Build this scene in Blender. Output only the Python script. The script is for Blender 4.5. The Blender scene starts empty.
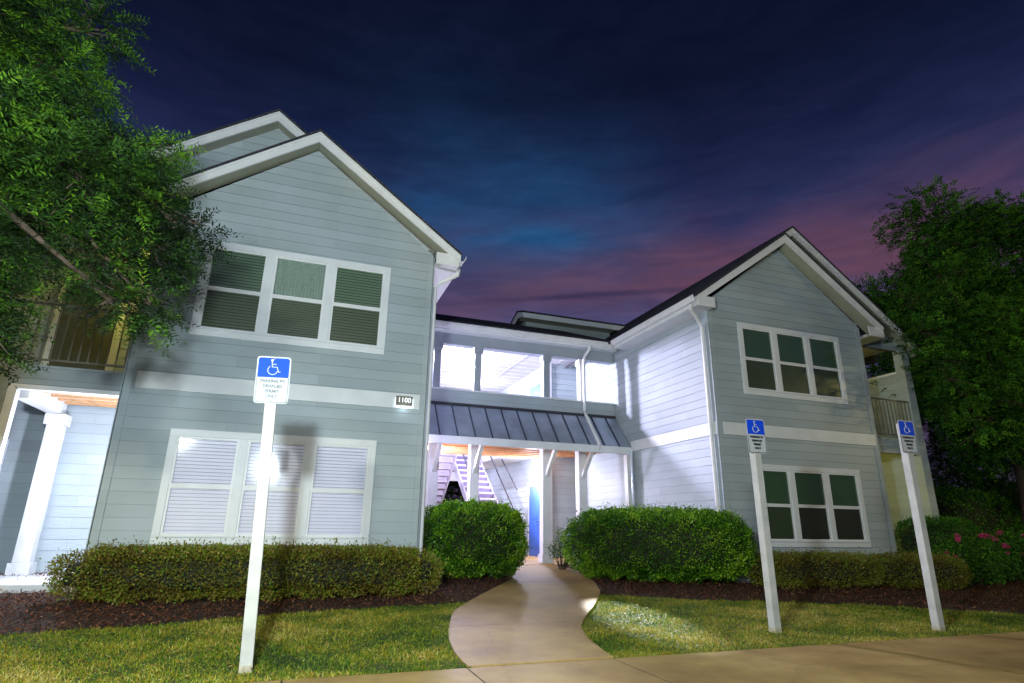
import bpy, math, random
import numpy as np
from mathutils import Vector, Matrix
R = math.radians
rnd = random.Random(7)
rng = np.random.default_rng(11)
D = bpy.data
sc = bpy.context.scene
col = sc.collection

# ------------------------------------------------------------------ materials
def nmat(name):
    m = D.materials.new(name); m.use_nodes = True
    nt = m.node_tree; b = nt.nodes['Principled BSDF']
    return m, nt, b
def N(nt, t, **kw):
    n = nt.nodes.new(t)
    for k, v in kw.items():
        if k in n.inputs: n.inputs[k].default_value = v
        else: setattr(n, k, v)
    return n
def ramp(nt, stops):
    r = nt.nodes.new('ShaderNodeValToRGB'); e = r.color_ramp.elements
    while len(e) > 1: e.remove(e[-1])
    e[0].position = stops[0][0]; e[0].color = (*stops[0][1], 1)
    for p, c in stops[1:]:
        x = e.new(p); x.color = (*c, 1)
    return r
def simple(name, c, rough=.6, metal=0., var=.12, scale=3., bump=0., bscale=60., spec=.4, c2=None):
    m, nt, b = nmat(name)
    tc = N(nt, 'ShaderNodeTexCoord')
    n = N(nt, 'ShaderNodeTexNoise', Scale=scale, Detail=5.)
    nt.links.new(tc.outputs['Object'], n.inputs['Vector'])
    lo = tuple(x*(1-var) for x in (c2 or c)); hi = tuple(min(1, x*(1+var)) for x in c)
    r = ramp(nt, [(.3, lo), (.7, hi)])
    nt.links.new(n.outputs['Fac'], r.inputs['Fac'])
    nt.links.new(r.outputs['Color'], b.inputs['Base Color'])
    b.inputs['Roughness'].default_value = rough
    b.inputs['Metallic'].default_value = metal
    b.inputs['Specular IOR Level'].default_value = spec
    if bump:
        n2 = N(nt, 'ShaderNodeTexNoise', Scale=bscale, Detail=4.)
        nt.links.new(tc.outputs['Object'], n2.inputs['Vector'])
        bp = N(nt, 'ShaderNodeBump', Strength=bump, Distance=.01)
        nt.links.new(n2.outputs['Fac'], bp.inputs['Height'])
        nt.links.new(bp.outputs['Normal'], b.inputs['Normal'])
    return m
def emat(name, c, s):
    m, nt, b = nmat(name)
    b.inputs['Base Color'].default_value = (.8, .8, .8, 1)
    b.inputs['Emission Color'].default_value = (*c, 1)
    b.inputs['Emission Strength'].default_value = s
    return m
def siding_mat(name, c):
    m, nt, b = nmat(name)
    g = N(nt, 'ShaderNodeNewGeometry')
    sp = N(nt, 'ShaderNodeSeparateXYZ'); nt.links.new(g.outputs['Position'], sp.inputs[0])
    ad = N(nt, 'ShaderNodeMath', operation='ADD'); nt.links.new(sp.outputs['X'], ad.inputs[0]); nt.links.new(sp.outputs['Y'], ad.inputs[1])
    cb = N(nt, 'ShaderNodeCombineXYZ'); nt.links.new(ad.outputs[0], cb.inputs['X']); nt.links.new(sp.outputs['Z'], cb.inputs['Y'])
    br = N(nt, 'ShaderNodeTexBrick', Scale=1., offset=.37)
    br.inputs['Brick Width'].default_value = 3.4; br.inputs['Row Height'].default_value = .178
    br.inputs['Mortar Size'].default_value = .003; br.inputs['Mortar Smooth'].default_value = .3
    br.inputs['Color1'].default_value = (*[x*.93 for x in c], 1); br.inputs['Color2'].default_value = (*[min(1, x*1.07) for x in c], 1)
    br.inputs['Mortar'].default_value = (*[x*.74 for x in c], 1)
    nt.links.new(cb.outputs[0], br.inputs['Vector'])
    n = N(nt, 'ShaderNodeTexNoise', Scale=.9, Detail=6.); nt.links.new(g.outputs['Position'], n.inputs['Vector'])
    st = N(nt, 'ShaderNodeMapping'); st.inputs['Scale'].default_value = (1.5, 1.5, 30)
    n2 = N(nt, 'ShaderNodeTexNoise', Scale=3., Detail=6.); nt.links.new(g.outputs['Position'], st.inputs['Vector']); nt.links.new(st.outputs[0], n2.inputs['Vector'])
    r = ramp(nt, [(.3, (.86, .87, .84)), (.65, (1.03, 1.03, 1.03))]); nt.links.new(n.outputs['Fac'], r.inputs['Fac'])
    mx = N(nt, 'ShaderNodeMix', data_type='RGBA', blend_type='MULTIPLY'); mx.inputs['Factor'].default_value = 1
    nt.links.new(br.outputs['Color'], mx.inputs[6]); nt.links.new(r.outputs['Color'], mx.inputs[7])
    nt.links.new(mx.outputs[2], b.inputs['Base Color'])
    b.inputs['Roughness'].default_value = .5; b.inputs['Specular IOR Level'].default_value = .35
    bp = N(nt, 'ShaderNodeBump', Strength=.35, Distance=.004); nt.links.new(n2.outputs['Fac'], bp.inputs['Height']); nt.links.new(bp.outputs['Normal'], b.inputs['Normal'])
    return m
def leaf_mat(name, stops, trans=.25, rough=.5):
    m, nt, b = nmat(name)
    a = N(nt, 'ShaderNodeAttribute', attribute_name='rv')
    r = ramp(nt, stops); nt.links.new(a.outputs['Fac'], r.inputs['Fac'])
    nt.links.new(r.outputs['Color'], b.inputs['Base Color'])
    b.inputs['Roughness'].default_value = rough; b.inputs['Specular IOR Level'].default_value = .3
    tr = N(nt, 'ShaderNodeBsdfTranslucent'); nt.links.new(r.outputs['Color'], tr.inputs['Color'])
    mx = N(nt, 'ShaderNodeMixShader'); mx.inputs[0].default_value = trans
    nt.links.new(b.outputs[0], mx.inputs[1]); nt.links.new(tr.outputs[0], mx.inputs[2])
    nt.links.new(mx.outputs[0], nt.nodes['Material Output'].inputs['Surface'])
    return m
def glass_mat(name, tint, refl=.12, rough=.01):
    m, nt, b = nmat(name); nt.nodes.remove(b)
    t = N(nt, 'ShaderNodeBsdfTransparent'); t.inputs[0].default_value = (*tint, 1)
    gl = N(nt, 'ShaderNodeBsdfGlossy'); gl.inputs['Color'].default_value = (.9, .93, .95, 1); gl.inputs['Roughness'].default_value = rough
    lw = N(nt, 'ShaderNodeLayerWeight', Blend=.35)
    mr = N(nt, 'ShaderNodeMapRange'); mr.inputs['To Min'].default_value = refl; mr.inputs['To Max'].default_value = .85
    nt.links.new(lw.outputs['Fresnel'], mr.inputs['Value'])
    mx = N(nt, 'ShaderNodeMixShader'); nt.links.new(mr.outputs[0], mx.inputs[0]); nt.links.new(t.outputs[0], mx.inputs[1]); nt.links.new(gl.outputs[0], mx.inputs[2])
    nt.links.new(mx.outputs[0], nt.nodes['Material Output'].inputs['Surface'])
    return m
M = {}
M['siding'] = siding_mat('siding_paint', (.365, .425, .46))
M['trim'] = simple('trim_paint', (.68, .71, .73), .45, var=.06, scale=2.5, bump=.1, bscale=25)
M['soffit'] = simple('soffit_panel', (.34, .345, .27), .6, var=.08)
M['shingle'] = simple('roof_shingles', (.035, .035, .045), .9, var=.4, scale=14, bump=.6, bscale=90)
M['metalroof'] = simple('metal_roof', (.36, .42, .52), .30, metal=.45, var=.2, scale=2.2)
M['wood'] = simple('joist_wood', (.50, .28, .13), .6, var=.2, scale=6)
M['ceiling'] = simple('ceiling_paint', (.5, .5, .5), .6, var=.04)
M['bluegrey'] = simple('bluegrey_trim', (.30, .34, .38), .5, var=.06, scale=3)
M['interior'] = simple('interior_shade', (.27, .27, .22), .8, var=.1, scale=2)
M['metaldark'] = simple('seam_metal', (.05, .06, .09), .5, metal=.3)
M['white'] = simple('white_paint', (.72, .73, .74), .4, var=.06, scale=4)
M['postwhite'] = simple('post_paint', (.44, .44, .41), .45, var=.16, scale=5, bump=.25, bscale=30)
M['postdirt'] = simple('post_dirt', (.36, .33, .24), .8, var=.3, scale=30, bump=.3, bscale=80)
M['rail'] = simple('rail_metal', (.18, .17, .14), .5, var=.1)
M['dark'] = simple('dark_metal', (.03, .03, .04), .5, var=.1)
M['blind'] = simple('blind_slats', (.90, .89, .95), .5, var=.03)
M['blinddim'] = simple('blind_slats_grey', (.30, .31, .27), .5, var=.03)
M['curtain'] = simple('sheer_curtain', (.42, .40, .43), .8, var=.1, scale=20)
M['shade'] = simple('roller_shade', (.38, .52, .30), .8, var=.05)
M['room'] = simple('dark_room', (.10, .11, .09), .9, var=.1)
M['glass'] = glass_mat('clear_glass', (.93, .93, .97), .05, .06)
M['glassdk'] = glass_mat('tinted_glass', (.72, .86, .74), .015)
M['screen'] = glass_mat('screened_glass', (.60, .66, .54), .02, .3)
M['bluedoor'] = simple('blue_door_paint', (.06, .16, .62), .4, var=.05)
M['stair'] = simple('stair_concrete', (.36, .34, .42), .7, var=.08)
M['darkriser'] = simple('painted_riser_shade', (.10, .08, .15), .6, var=.08)  # dark tone paints in the shade of the gaps between treads
M['signwhite'] = simple('sign_white', (.46, .48, .49), .55, var=.02)
M['signblue'] = simple('sign_blue', (.004, .06, .62), .6, var=.02, spec=.15)
M['signblack'] = simple('sign_black', (.01, .01, .012), .4, var=.02)
M['bark'] = simple('tree_bark', (.07, .05, .035), .9, var=.3, scale=12, bump=.8, bscale=30)
M['twig'] = simple('twig_bark', (.06, .04, .03), .9, var=.2)
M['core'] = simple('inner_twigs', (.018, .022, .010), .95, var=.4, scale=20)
M['asphalt'] = simple('asphalt', (.05, .05, .05), .85, var=.3, scale=30, bump=.4, bscale=200)
M['earth'] = simple('soil', (.03, .02, .014), .95, var=.4, scale=8, bump=.6, bscale=60)
M['turf'] = simple('turf_soil', (.075, .075, .02), .95, var=.35, scale=5, bump=.8, bscale=90, c2=(.05, .06, .015))
M['exit'] = emat('exit_red', (1, .05, .08), 5)
M['lampglow'] = emat('lamp_glow', (.80, .84, 1), 22)
M['softglow'] = emat('softbox_glow', (.93, .97, 1), 1.3)
M['numglow'] = emat('number_glow', (.88, .95, 1), 1.0)
M['lampwarm'] = emat('street_lamp_glow', (1, .85, .45), 8)
M['flower'] = leaf_mat('rose_petals', [(0, (.34, .02, .08)), (1, (.66, .09, .22))], .2)
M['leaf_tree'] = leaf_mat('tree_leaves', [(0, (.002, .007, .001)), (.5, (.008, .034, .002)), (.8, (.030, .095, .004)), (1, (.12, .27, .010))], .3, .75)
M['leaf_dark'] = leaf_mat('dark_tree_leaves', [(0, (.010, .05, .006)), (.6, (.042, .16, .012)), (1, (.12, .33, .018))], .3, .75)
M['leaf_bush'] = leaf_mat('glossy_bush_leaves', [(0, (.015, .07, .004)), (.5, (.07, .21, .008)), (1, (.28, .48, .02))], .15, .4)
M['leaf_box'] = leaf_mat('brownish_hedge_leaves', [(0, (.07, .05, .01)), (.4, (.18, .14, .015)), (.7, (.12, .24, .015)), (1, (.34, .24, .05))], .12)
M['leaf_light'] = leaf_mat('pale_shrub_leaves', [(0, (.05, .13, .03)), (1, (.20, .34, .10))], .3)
M['grass'] = leaf_mat('grass_blades', [(0, (.015, .05, .004)), (.3, (.09, .18, .007)), (.6, (.26, .27, .010)), (.85, (.33, .19, .018)), (1, (.48, .42, .12))], .12, .6)
M['litter'] = leaf_mat('dry_leaf', [(0, (.22, .10, .03)), (1, (.50, .34, .14))], .1, .7)
M['mulch'] = leaf_mat('mulch_chips', [(0, (.03, .008, .003)), (.6, (.095, .028, .010)), (1, (.24, .10, .05))], 0, 1.0)

def concrete(name):
    m, nt, b = nmat(name)
    g = N(nt, 'ShaderNodeNewGeometry')
    n = N(nt, 'ShaderNodeTexNoise', Scale=.8, Detail=8., Roughness=.65); n2 = N(nt, 'ShaderNodeTexNoise', Scale=90., Detail=4.)
    v = N(nt, 'ShaderNodeTexVoronoi', Scale=.55, feature='DISTANCE_TO_EDGE')
    n3 = N(nt, 'ShaderNodeTexNoise', Scale=3., Detail=6.)
    for x in (n, n2, n3): nt.links.new(g.outputs['Position'], x.inputs['Vector'])
    ad = N(nt, 'ShaderNodeMix', data_type='VECTOR'); ad.inputs['Factor'].default_value = .35
    nt.links.new(g.outputs['Position'], ad.inputs[4]); nt.links.new(n3.outputs['Color'], ad.inputs[5]); nt.links.new(ad.outputs[1], v.inputs['Vector'])
    r = ramp(nt, [(.32, (.20, .12, .035)), (.48, (.33, .215, .068)), (.66, (.47, .33, .115))]); nt.links.new(n.outputs['Fac'], r.inputs['Fac'])
    r2 = ramp(nt, [(.25, (.8, .8, .8)), (.7, (1.1, 1.1, 1.1))]); nt.links.new(n2.outputs['Fac'], r2.inputs['Fac'])
    r3 = ramp(nt, [(0, (.45, .42, .4)), (.006, (1, 1, 1))]); nt.links.new(v.outputs['Distance'], r3.inputs['Fac'])
    m1 = N(nt, 'ShaderNodeMix', data_type='RGBA', blend_type='MULTIPLY'); m1.inputs['Factor'].default_value = 1
    nt.links.new(r.outputs['Color'], m1.inputs[6]); nt.links.new(r2.outputs['Color'], m1.inputs[7])
    m2 = N(nt, 'ShaderNodeMix', data_type='RGBA', blend_type='MULTIPLY'); m2.inputs['Factor'].default_value = .35
    nt.links.new(m1.outputs[2], m2.inputs[6]); nt.links.new(r3.outputs['Color'], m2.inputs[7])
    nt.links.new(m2.outputs[2], b.inputs['Base Color'])
    rr = N(nt, 'ShaderNodeMapRange'); rr.inputs['To Min'].default_value = .5; rr.inputs['To Max'].default_value = .75
    nt.links.new(n.outputs['Fac'], rr.inputs['Value']); nt.links.new(rr.outputs[0], b.inputs['Roughness'])
    b.inputs['Specular IOR Level'].default_value = .3
    bp = N(nt, 'ShaderNodeBump', Strength=.7, Distance=.005); nt.links.new(n2.outputs['Fac'], bp.inputs['Height']); nt.links.new(bp.outputs['Normal'], b.inputs['Normal'])
    return m
M['concrete'] = concrete('worn_concrete')

# ------------------------------------------------------------------ object helpers
def tag(o, label=None, cat=None, group=None, kind=None):
    if label: o['label'] = label
    if cat: o['category'] = cat
    if group: o['group'] = group
    if kind: o['kind'] = kind
    return o
def empty(name, loc=(0, 0, 0)):
    o = D.objects.new(name, None); o.location = loc; col.objects.link(o); o.empty_display_size = .2
    return o
class MB:
    def __init__(s): s.v = []; s.f = []
    def quad(s, *p):
        i = len(s.v); s.v += [tuple(q) for q in p]; s.f.append(tuple(range(i, i+len(p)))); return s
    def box(s, x0, x1, y0, y1, z0, z1):
        i = len(s.v)
        s.v += [(x, y, z) for z in (z0, z1) for x, y in ((x0, y0), (x1, y0), (x1, y1), (x0, y1))]
        s.f += [tuple(i+k for k in q) for q in ((3, 2, 1, 0), (4, 5, 6, 7), (0, 1, 5, 4), (1, 2, 6, 5), (2, 3, 7, 6), (3, 0, 4, 7))]
        return s
    def prism(s, pts, d):       # polygon pts swept by the vector d
        i = len(s.v); n = len(pts); d = Vector(d)
        s.v += [tuple(p) for p in pts] + [tuple(Vector(p)+d) for p in pts]
        s.f.append(tuple(range(i+n-1, i-1, -1))); s.f.append(tuple(range(i+n, i+2*n)))
        for k in range(n): s.f.append((i+k, i+(k+1) % n, i+n+(k+1) % n, i+n+k))
        return s
    def tube(s, pts, r, n=8, r2=None, flat=None):
        pts = [Vector(p) for p in pts]; m = len(pts); base = len(s.v)
        for k, p in enumerate(pts):
            t = (pts[min(k+1, m-1)]-pts[max(k-1, 0)]).normalized()
            a = t.cross(Vector((0, 0, 1)));
            if a.length < .05: a = t.cross(Vector((0, 1, 0)))
            a.normalize(); b = t.cross(a).normalized()
            rr = r if r2 is None else r+(r2-r)*k/(m-1)
            for j in range(n):
                an = 2*math.pi*(j+.5)/n
                s.v.append(tuple(p+rr*(math.cos(an)*a+math.sin(an)*b)))
        for k in range(m-1):
            for j in range(n):
                a0 = base+k*n+j; a1 = base+k*n+(j+1) % n
                s.f.append((a0, a1, a1+n, a0+n))
        s.f.append(tuple(base+j for j in range(n-1, -1, -1))); s.f.append(tuple(base+(m-1)*n+j for j in range(n)))
        return s
    def build(s, name, mat, parent=None, bevel=0, smooth=False, label=None):
        me = D.meshes.new(name); me.from_pydata(s.v, [], s.f); me.materials.append(M[mat]); me.update()
        o = D.objects.new(name, me); col.objects.link(o)
        if parent: o.parent = parent; o.matrix_parent_inverse = Matrix.Translation(-Vector(world_loc(parent)))
        if bevel:
            b = o.modifiers.new('bevel', 'BEVEL'); b.width = bevel; b.segments = 2; b.limit_method = 'ANGLE'
        if smooth: me.shade_smooth()
        if label: o['label'] = label
        return o
def world_loc(o):          # meshes are modelled in scene coordinates, only Empties carry an offset
    if o.type == 'MESH': return Vector((0, 0, 0))
    v = Vector(o.location)
    while o.parent: o = o.parent; v = v+Vector(o.location)
    return v
def mesh_np(name, V, F, mat, parent=None, rv=None, smooth=False):
    """V (n,3), F (m,k) with constant k; rv one value per face"""
    k = F.shape[1]
    me = D.meshes.new(name)
    me.vertices.add(len(V)); me.vertices.foreach_set('co', V.astype(np.float32).ravel())
    me.loops.add(F.size); me.loops.foreach_set('vertex_index', F.astype(np.int32).ravel())
    me.polygons.add(len(F)); me.polygons.foreach_set('loop_start', np.arange(0, F.size, k, dtype=np.int32))
    me.update(calc_edges=True); me.validate()
    if rv is not None:
        a = me.attributes.new('rv', 'FLOAT', 'FACE'); a.data.foreach_set('value', rv.astype(np.float32))
    me.materials.append(M[mat])
    if smooth: me.shade_smooth()
    o = D.objects.new(name, me); col.objects.link(o)
    if parent: o.parent = parent; o.matrix_parent_inverse = Matrix.Translation(-Vector(world_loc(parent)))
    return o
def leaves(P, T, Nn, L, W):
    """diamond leaves: base points P, unit direction T, approx normal Nn, lengths L, widths W"""
    S = np.cross(T, Nn); S /= np.linalg.norm(S, axis=1, keepdims=True)+1e-9
    L = L[:, None]; W = W[:, None]
    a = P; b = P+T*L*.45+S*W*.5; c = P+T*L; d = P+T*L*.45-S*W*.5
    V = np.stack([a, b, c, d], 1).reshape(-1, 3)
    F = np.arange(len(P)*4).reshape(-1, 4)
    return V, F
def unit(n):
    v = rng.normal(size=(n, 3)); return v/np.linalg.norm(v, axis=1, keepdims=True)

# ------------------------------------------------------------------ terrain profile
SLAB = .36
def g(y): return min(max(.055*(y-5.8), 0), SLAB-.02)
gv = np.vectorize(g)
def interp(tab, t): return float(np.interp(t, [a for a, b in tab], [b for a, b in tab]))
PL = [(5.62, 1.66), (6.1, 1.66), (6.68, 1.74), (7.24, 1.88), (8.13, 2.16), (8.79, 2.56), (9.6, 3.1), (10.8, 3.92), (12, 4.5), (13.6, 4.95)]
PR = [(5.62, 3.12), (6.34, 3.23), (6.95, 3.42), (7.47, 3.74), (8.29, 4.32), (9.34, 4.98), (10.4, 5.42), (11.6, 5.78), (12.75, 5.92), (13.6, 6.0)]
BEDL = [(-12, 7.4), (-3.2, 7.6), (-2.16, 7.85), (-1.5, 7.92), (-.82, 8.12), (.27, 8.42), (1.56, 8.64), (2.58, 8.79), (4.9, 12)]
BEDR = [(3.5, 9.6), (4.6, 9.45), (4.89, 9.16), (5.39, 8.85), (6.23, 8.41), (7.27, 8.15), (8.55, 7.71), (9.98, 6.98), (10.72, 6.54), (13, 6.2), (30, 6.2)]
def smooth_tab(tab, t):
    xs = [a for a, b in tab]
    w = .18
    return sum(interp(tab, t+dx) for dx in (-w, -w/2, 0, w/2, w))/5

# structure: base ground reaching to the horizon (never higher than the lawn)
b = MB(); ys = [-150, -2.2, 3.9, 5.8, 12.0, 400]
hz = lambda y: g(y)-.10
for a0, a1 in zip(ys[2:], ys[3:]): b.quad((-300, a0, hz(a0)), (300, a0, hz(a0)), (300, a1, hz(a1)), (-300, a1, hz(a1)))
b.build('ground', 'earth')['kind'] = 'structure'
b = MB(); b.box(-300, 300, -150, 3.6, -.3, -.13); b.build('parking_lot', 'asphalt')['kind'] = 'structure'
b = MB(); b.box(-60, 60, 3.6, 3.78, -.3, .0); b.build('kerb', 'concrete', bevel=.02)['kind'] = 'structure'
b = MB()
jx = [-9.1, -7.6, -6.1, -4.55, -3.0, -1.45, .1, 1.64, 3.10, 4.72, 6.3, 7.9, 9.4, 11, 12.6, 14.2, 15.8, 17.4]
for a0, a1 in zip(jx, jx[1:]): b.box(a0+.008, a1-.008, 3.79, 5.62, -.2, 0)
b.build('sidewalk', 'concrete')['kind'] = 'structure'
b = MB().box(-9, 17.3, 3.79, 5.637, -.2, -.0025); b.build('sidewalk_joint', 'earth')['kind'] = 'structure'
# path: slabs with joints, raised a hand's breadth of nothing above the turf
b = MB(); joints = [5.632, 7.25, 8.9, 10.5, 12.1, 13.55]
for j0, j1 in zip(joints, joints[1:]):
    n = 12; yy = [j0+.005+(j1-j0-.01)*i/n for i in range(n+1)]
    top = [(smooth_tab(PL, y), smooth_tab(PR, y), y, g(y)+.012) for y in yy]
    for (l0, r0, y0, z0), (l1, r1, y1, z1) in zip(top, top[1:]):
        b.quad((l0, y0, z0), (r0, y0, z0), (r1, y1, z1), (l1, y1, z1))
        b.quad((l0, y0, z0-.12), (l0, y0, z0), (l1, y1, z1), (l1, y1, z1-.12)); b.quad((r0, y0, z0), (r0, y0, z0-.12), (r1, y1, z1-.12), (r1, y1, z1))
    l, r_, y, z = top[0]; b.quad((l, y, z-.12), (r_, y, z-.12), (r_, y, z), (l, y, z))
    l, r_, y, z = top[-1]; b.quad((r_, y, z-.12), (l, y, z-.12), (l, y, z), (r_, y, z))
b.build('path', 'concrete')['kind'] = 'structure'
b = MB(); yy = [5.64+(13.54-5.64)*i/70 for i in range(71)]
for y0, y1 in zip(yy, yy[1:]):
    b.quad(*[(smooth_tab(t, y)+d, y, g(y)+.0085) for t, y, d in ((PL, y0, .01), (PR, y0, -.01), (PR, y1, -.01), (PL, y1, .01))])
b.build('path_joint', 'earth')['kind'] = 'structure'
# turf sheet, two lawns
def sheet(name, x0, x1, ylo, yhi, dz, mat, nx=80, ny=10):
    V = []; F = []
    for i in range(nx+1):
        x = x0+(x1-x0)*i/nx; a = ylo(x); c = yhi(x)
        for j in range(ny+1):
            y = a+(c-a)*j/ny; V.append((x, y, g(y)+dz))
    for i in range(nx):
        for j in range(ny):
            k = i*(ny+1)+j; F.append((k, k+ny+1, k+ny+2, k+1))
    o = mesh_np(name, np.array(V), np.array(F), mat); return o
s = sheet('turf_ground', -40, 60, lambda x: 5.635, lambda x: 12.5, -.012, 'turf', 60, 12); s['kind'] = 'structure'
s = sheet('mulch_bed', -14, 4.4, lambda x: smooth_tab(BEDL, x), lambda x: 13.4, .0, 'earth', 120, 12); s['kind'] = 'structure'
s = sheet('mulch_bed', 5.0, 34, lambda x: smooth_tab(BEDR, x), lambda x: 14.2, .0, 'earth', 160, 12); s['kind'] = 'structure'
def bed_near(x, y):
    if x < smooth_tab(PL, min(y, 13.5)): return y > smooth_tab(BEDL, x)
    return y > smooth_tab(BEDR, x)
def on_path(x, y): return smooth_tab(PL, y)-.01 < x < smooth_tab(PR, y)+.01
# grass blades
def grass(name, x0, x1, n, label):
    P = []
    X = rng.uniform(x0, x1, n); Y = 5.612+(3.9)*rng.random(n)**1.15
    plx = np.interp(Y, [a for a, _ in PL], [c for _, c in PL]); prx = np.interp(Y, [a for a, _ in PR], [c for _, c in PR])
    onp = (X > plx+.018) & (X < prx-.018)
    bl = np.interp(X, [a for a, _ in BEDL], [c for _, c in BEDL]); brr = np.interp(X, [a for a, _ in BEDR], [c for _, c in BEDR])
    jit = .04*np.sin(X*9)+.03*np.sin(X*23+1)
    ok = ~onp & np.where(X < plx, Y < bl+jit, Y < brr+jit)
    X = X[ok]; Y = Y[ok]; n = len(X)
    clump = np.sin(X*5.1+1.3*np.sin(Y*4.3))*np.sin(Y*6.7+2*np.sin(X*3.1))
    clump2 = np.sin(X*1.3+2*np.sin(Y*1.1))*np.sin(Y*1.7+X*.6+1)
    Z = gv(Y)-.012
    az = rng.uniform(0, 2*np.pi, n); lean = rng.uniform(.3, 1.45, n)
    T = np.stack([np.cos(az)*np.sin(lean), np.sin(az)*np.sin(lean), np.cos(lean)], 1)
    H = (.022+.028*rng.random(n))*(1+.35*clump)
    Nn = unit(n); P = np.stack([X, Y, Z], 1)
    V, F = leaves(P, T, Nn, H, rng.uniform(.004, .0075, n))
    rv = np.clip(.43+.26*clump2+.20*clump+.14*np.sin(X*2.9+1)*np.sin(Y*3.7+X)+.20*np.sin(X*31+4*np.sin(Y*23))*np.sin(Y*37+3*np.sin(X*17))+.30*rng.normal(size=n), 0, 1)
    o = mesh_np(name, V, F, 'grass', rv=rv); tag(o, label, 'grass', kind='stuff')
grass('grass', -6.5, 3.4, 230000, 'short yellow green lawn grass between hedge bed and sidewalk')
grass('grass', 3.0, 15, 250000, 'short mown grass on the lawn beside the curving path')
def mulch(name, x0, x1, y0, y1, n, label):
    X = rng.uniform(x0, x1, n); Y = rng.uniform(y0, y1, n)
    plx = np.interp(Y, [a for a, _ in PL], [c for _, c in PL]); prx = np.interp(Y, [a for a, _ in PR], [c for _, c in PR])
    bl = np.interp(X, [a for a, _ in BEDL], [c for _, c in BEDL]); brr = np.interp(X, [a for a, _ in BEDR], [c for _, c in BEDR])
    ok = ~((X > plx-.02) & (X < prx+.02)) & np.where(X < plx, Y > bl-.06*rng.random(n), Y > brr-.06*rng.random(n))
    X = X[ok]; Y = Y[ok]; n = len(X)
    P = np.stack([X, Y, gv(Y)+rng.uniform(0, .035, n)], 1)
    T = unit(n)*np.array([1, 1, .45]); T /= np.linalg.norm(T, axis=1, keepdims=True)
    V, F = leaves(P, T, unit(n)*.6+np.array([0, 0, 1]), rng.uniform(.02, .07, n), rng.uniform(.008, .022, n))
    o = mesh_np(name, V, F, 'mulch', rv=rng.random(n)); tag(o, label, 'mulch', kind='stuff')
mulch('mulch', -8, 5, 7.3, 13.2, 90000, 'dark red brown bark mulch under the long clipped hedge')
def litter(n):
    X = rng.uniform(-6, 13, n); Y = rng.uniform(5.7, 9.0, n)
    ok = ~((X > np.interp(Y, [a for a, _ in PL], [c for _, c in PL])-.05) & (X < np.interp(Y, [a for a, _ in PR], [c for _, c in PR])+.05)); X = X[ok]; Y = Y[ok]; n = len(X)
    P = np.stack([X, Y, gv(Y)+.035], 1); T = unit(n)*np.array([1, 1, .2]); T /= np.linalg.norm(T, axis=1, keepdims=True)
    V, F = leaves(P, T, unit(n)*.5+np.array([0, 0, 1]), rng.uniform(.025, .055, n), rng.uniform(.012, .025, n))
    tag(mesh_np('fallen_leaves', V, F, 'litter', rv=rng.random(n)), 'scattered dry fallen leaves lying on the lawn and mulch', 'fallen leaves', kind='stuff')
litter(420)
mulch('mulch', 4.6, 18, 6.1, 13.6, 110000, 'dark red brown bark mulch beside the path and rounded hedge')

# ------------------------------------------------------------------ siding walls
EXP = .178
def siding(name, parent, org, u, n, z0, z1, lim, holes=(), label=None, mat='siding', back=True, thick=.12, gap=.05):
    """lapped board wall. org: (x,y) at u=0, u/n: 2D unit vectors, lim: [(z, ul, ur), ...], holes: (u0,u1,z0,z1)"""
    org = Vector((org[0], org[1], 0)); u = Vector((u[0], u[1], 0)); n = Vector((n[0], n[1], 0))
    zl = [a[0] for a in lim]
    L = lambda z: (float(np.interp(z, zl, [a[1] for a in lim])), float(np.interp(z, zl, [a[2] for a in lim])))
    br = {z0, z1} | {z for z in zl if z0 < z < z1}
    k = math.floor(z0/EXP)
    while k*EXP < z1:
        if k*EXP > z0: br.add(round(k*EXP, 5))
        k += 1
    for h in holes: br |= {h[2], h[3]}
    br = sorted(z for z in br if z0 <= z <= z1)
    b = MB()
    P = lambda uu, z, off: tuple(org+u*uu+n*off+Vector((0, 0, z)))
    off = lambda z, c: .011*(1-(z-c)/EXP)
    for a, c in zip(br, br[1:]):
        if c-a < 1e-4: continue
        mid = (a+c)/2; cs = math.floor(mid/EXP+1e-6)*EXP
        la, ra = L(a); lc, rc = L(c)
        segs = [[None, None]]; cuts = sorted((h[0], h[1]) for h in holes if h[2] < mid < h[3])
        iv = []; cur = 'L'
        for h in cuts: iv.append((cur, h[0])); cur = h[1]
        iv.append((cur, 'R'))
        for s0, s1 in iv:
            p0a = la if s0 == 'L' else s0; p0c = lc if s0 == 'L' else s0
            p1a = ra if s1 == 'R' else s1; p1c = rc if s1 == 'R' else s1
            if p1a-p0a < .001 and p1c-p0c < .001: continue
            b.quad(P(p0a, a, off(a, cs)), P(p1a, a, off(a, cs)), P(p1c, c, off(c, cs)), P(p0c, c, off(c, cs)))
            if abs(a-cs) < 1e-3: b.quad(P(p0a, a, 0), P(p1a, a, 0), P(p1a, a, .011), P(p0a, a, .011))
    o = b.build(name, mat, parent, label=label)
    if back:
        bb = MB(); pts = [P(L(z)[0], z, -gap) for z, *_ in lim]+[P(L(z)[1], z, -gap) for z, *_ in reversed(lim)]
        pts = [pt for i, pt in enumerate(pts) if i == 0 or (Vector(pt)-Vector(pts[i-1])).length > .002]
        bb.prism(pts, -n*thick); bb.build('wall_sheathing', 'room', o)
    return o

bld = empty('apartment_building', (3, 10, 0))
tag(bld, 'two storey blue grey apartment building with lit breezeway and twin gabled wings', 'building')

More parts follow.
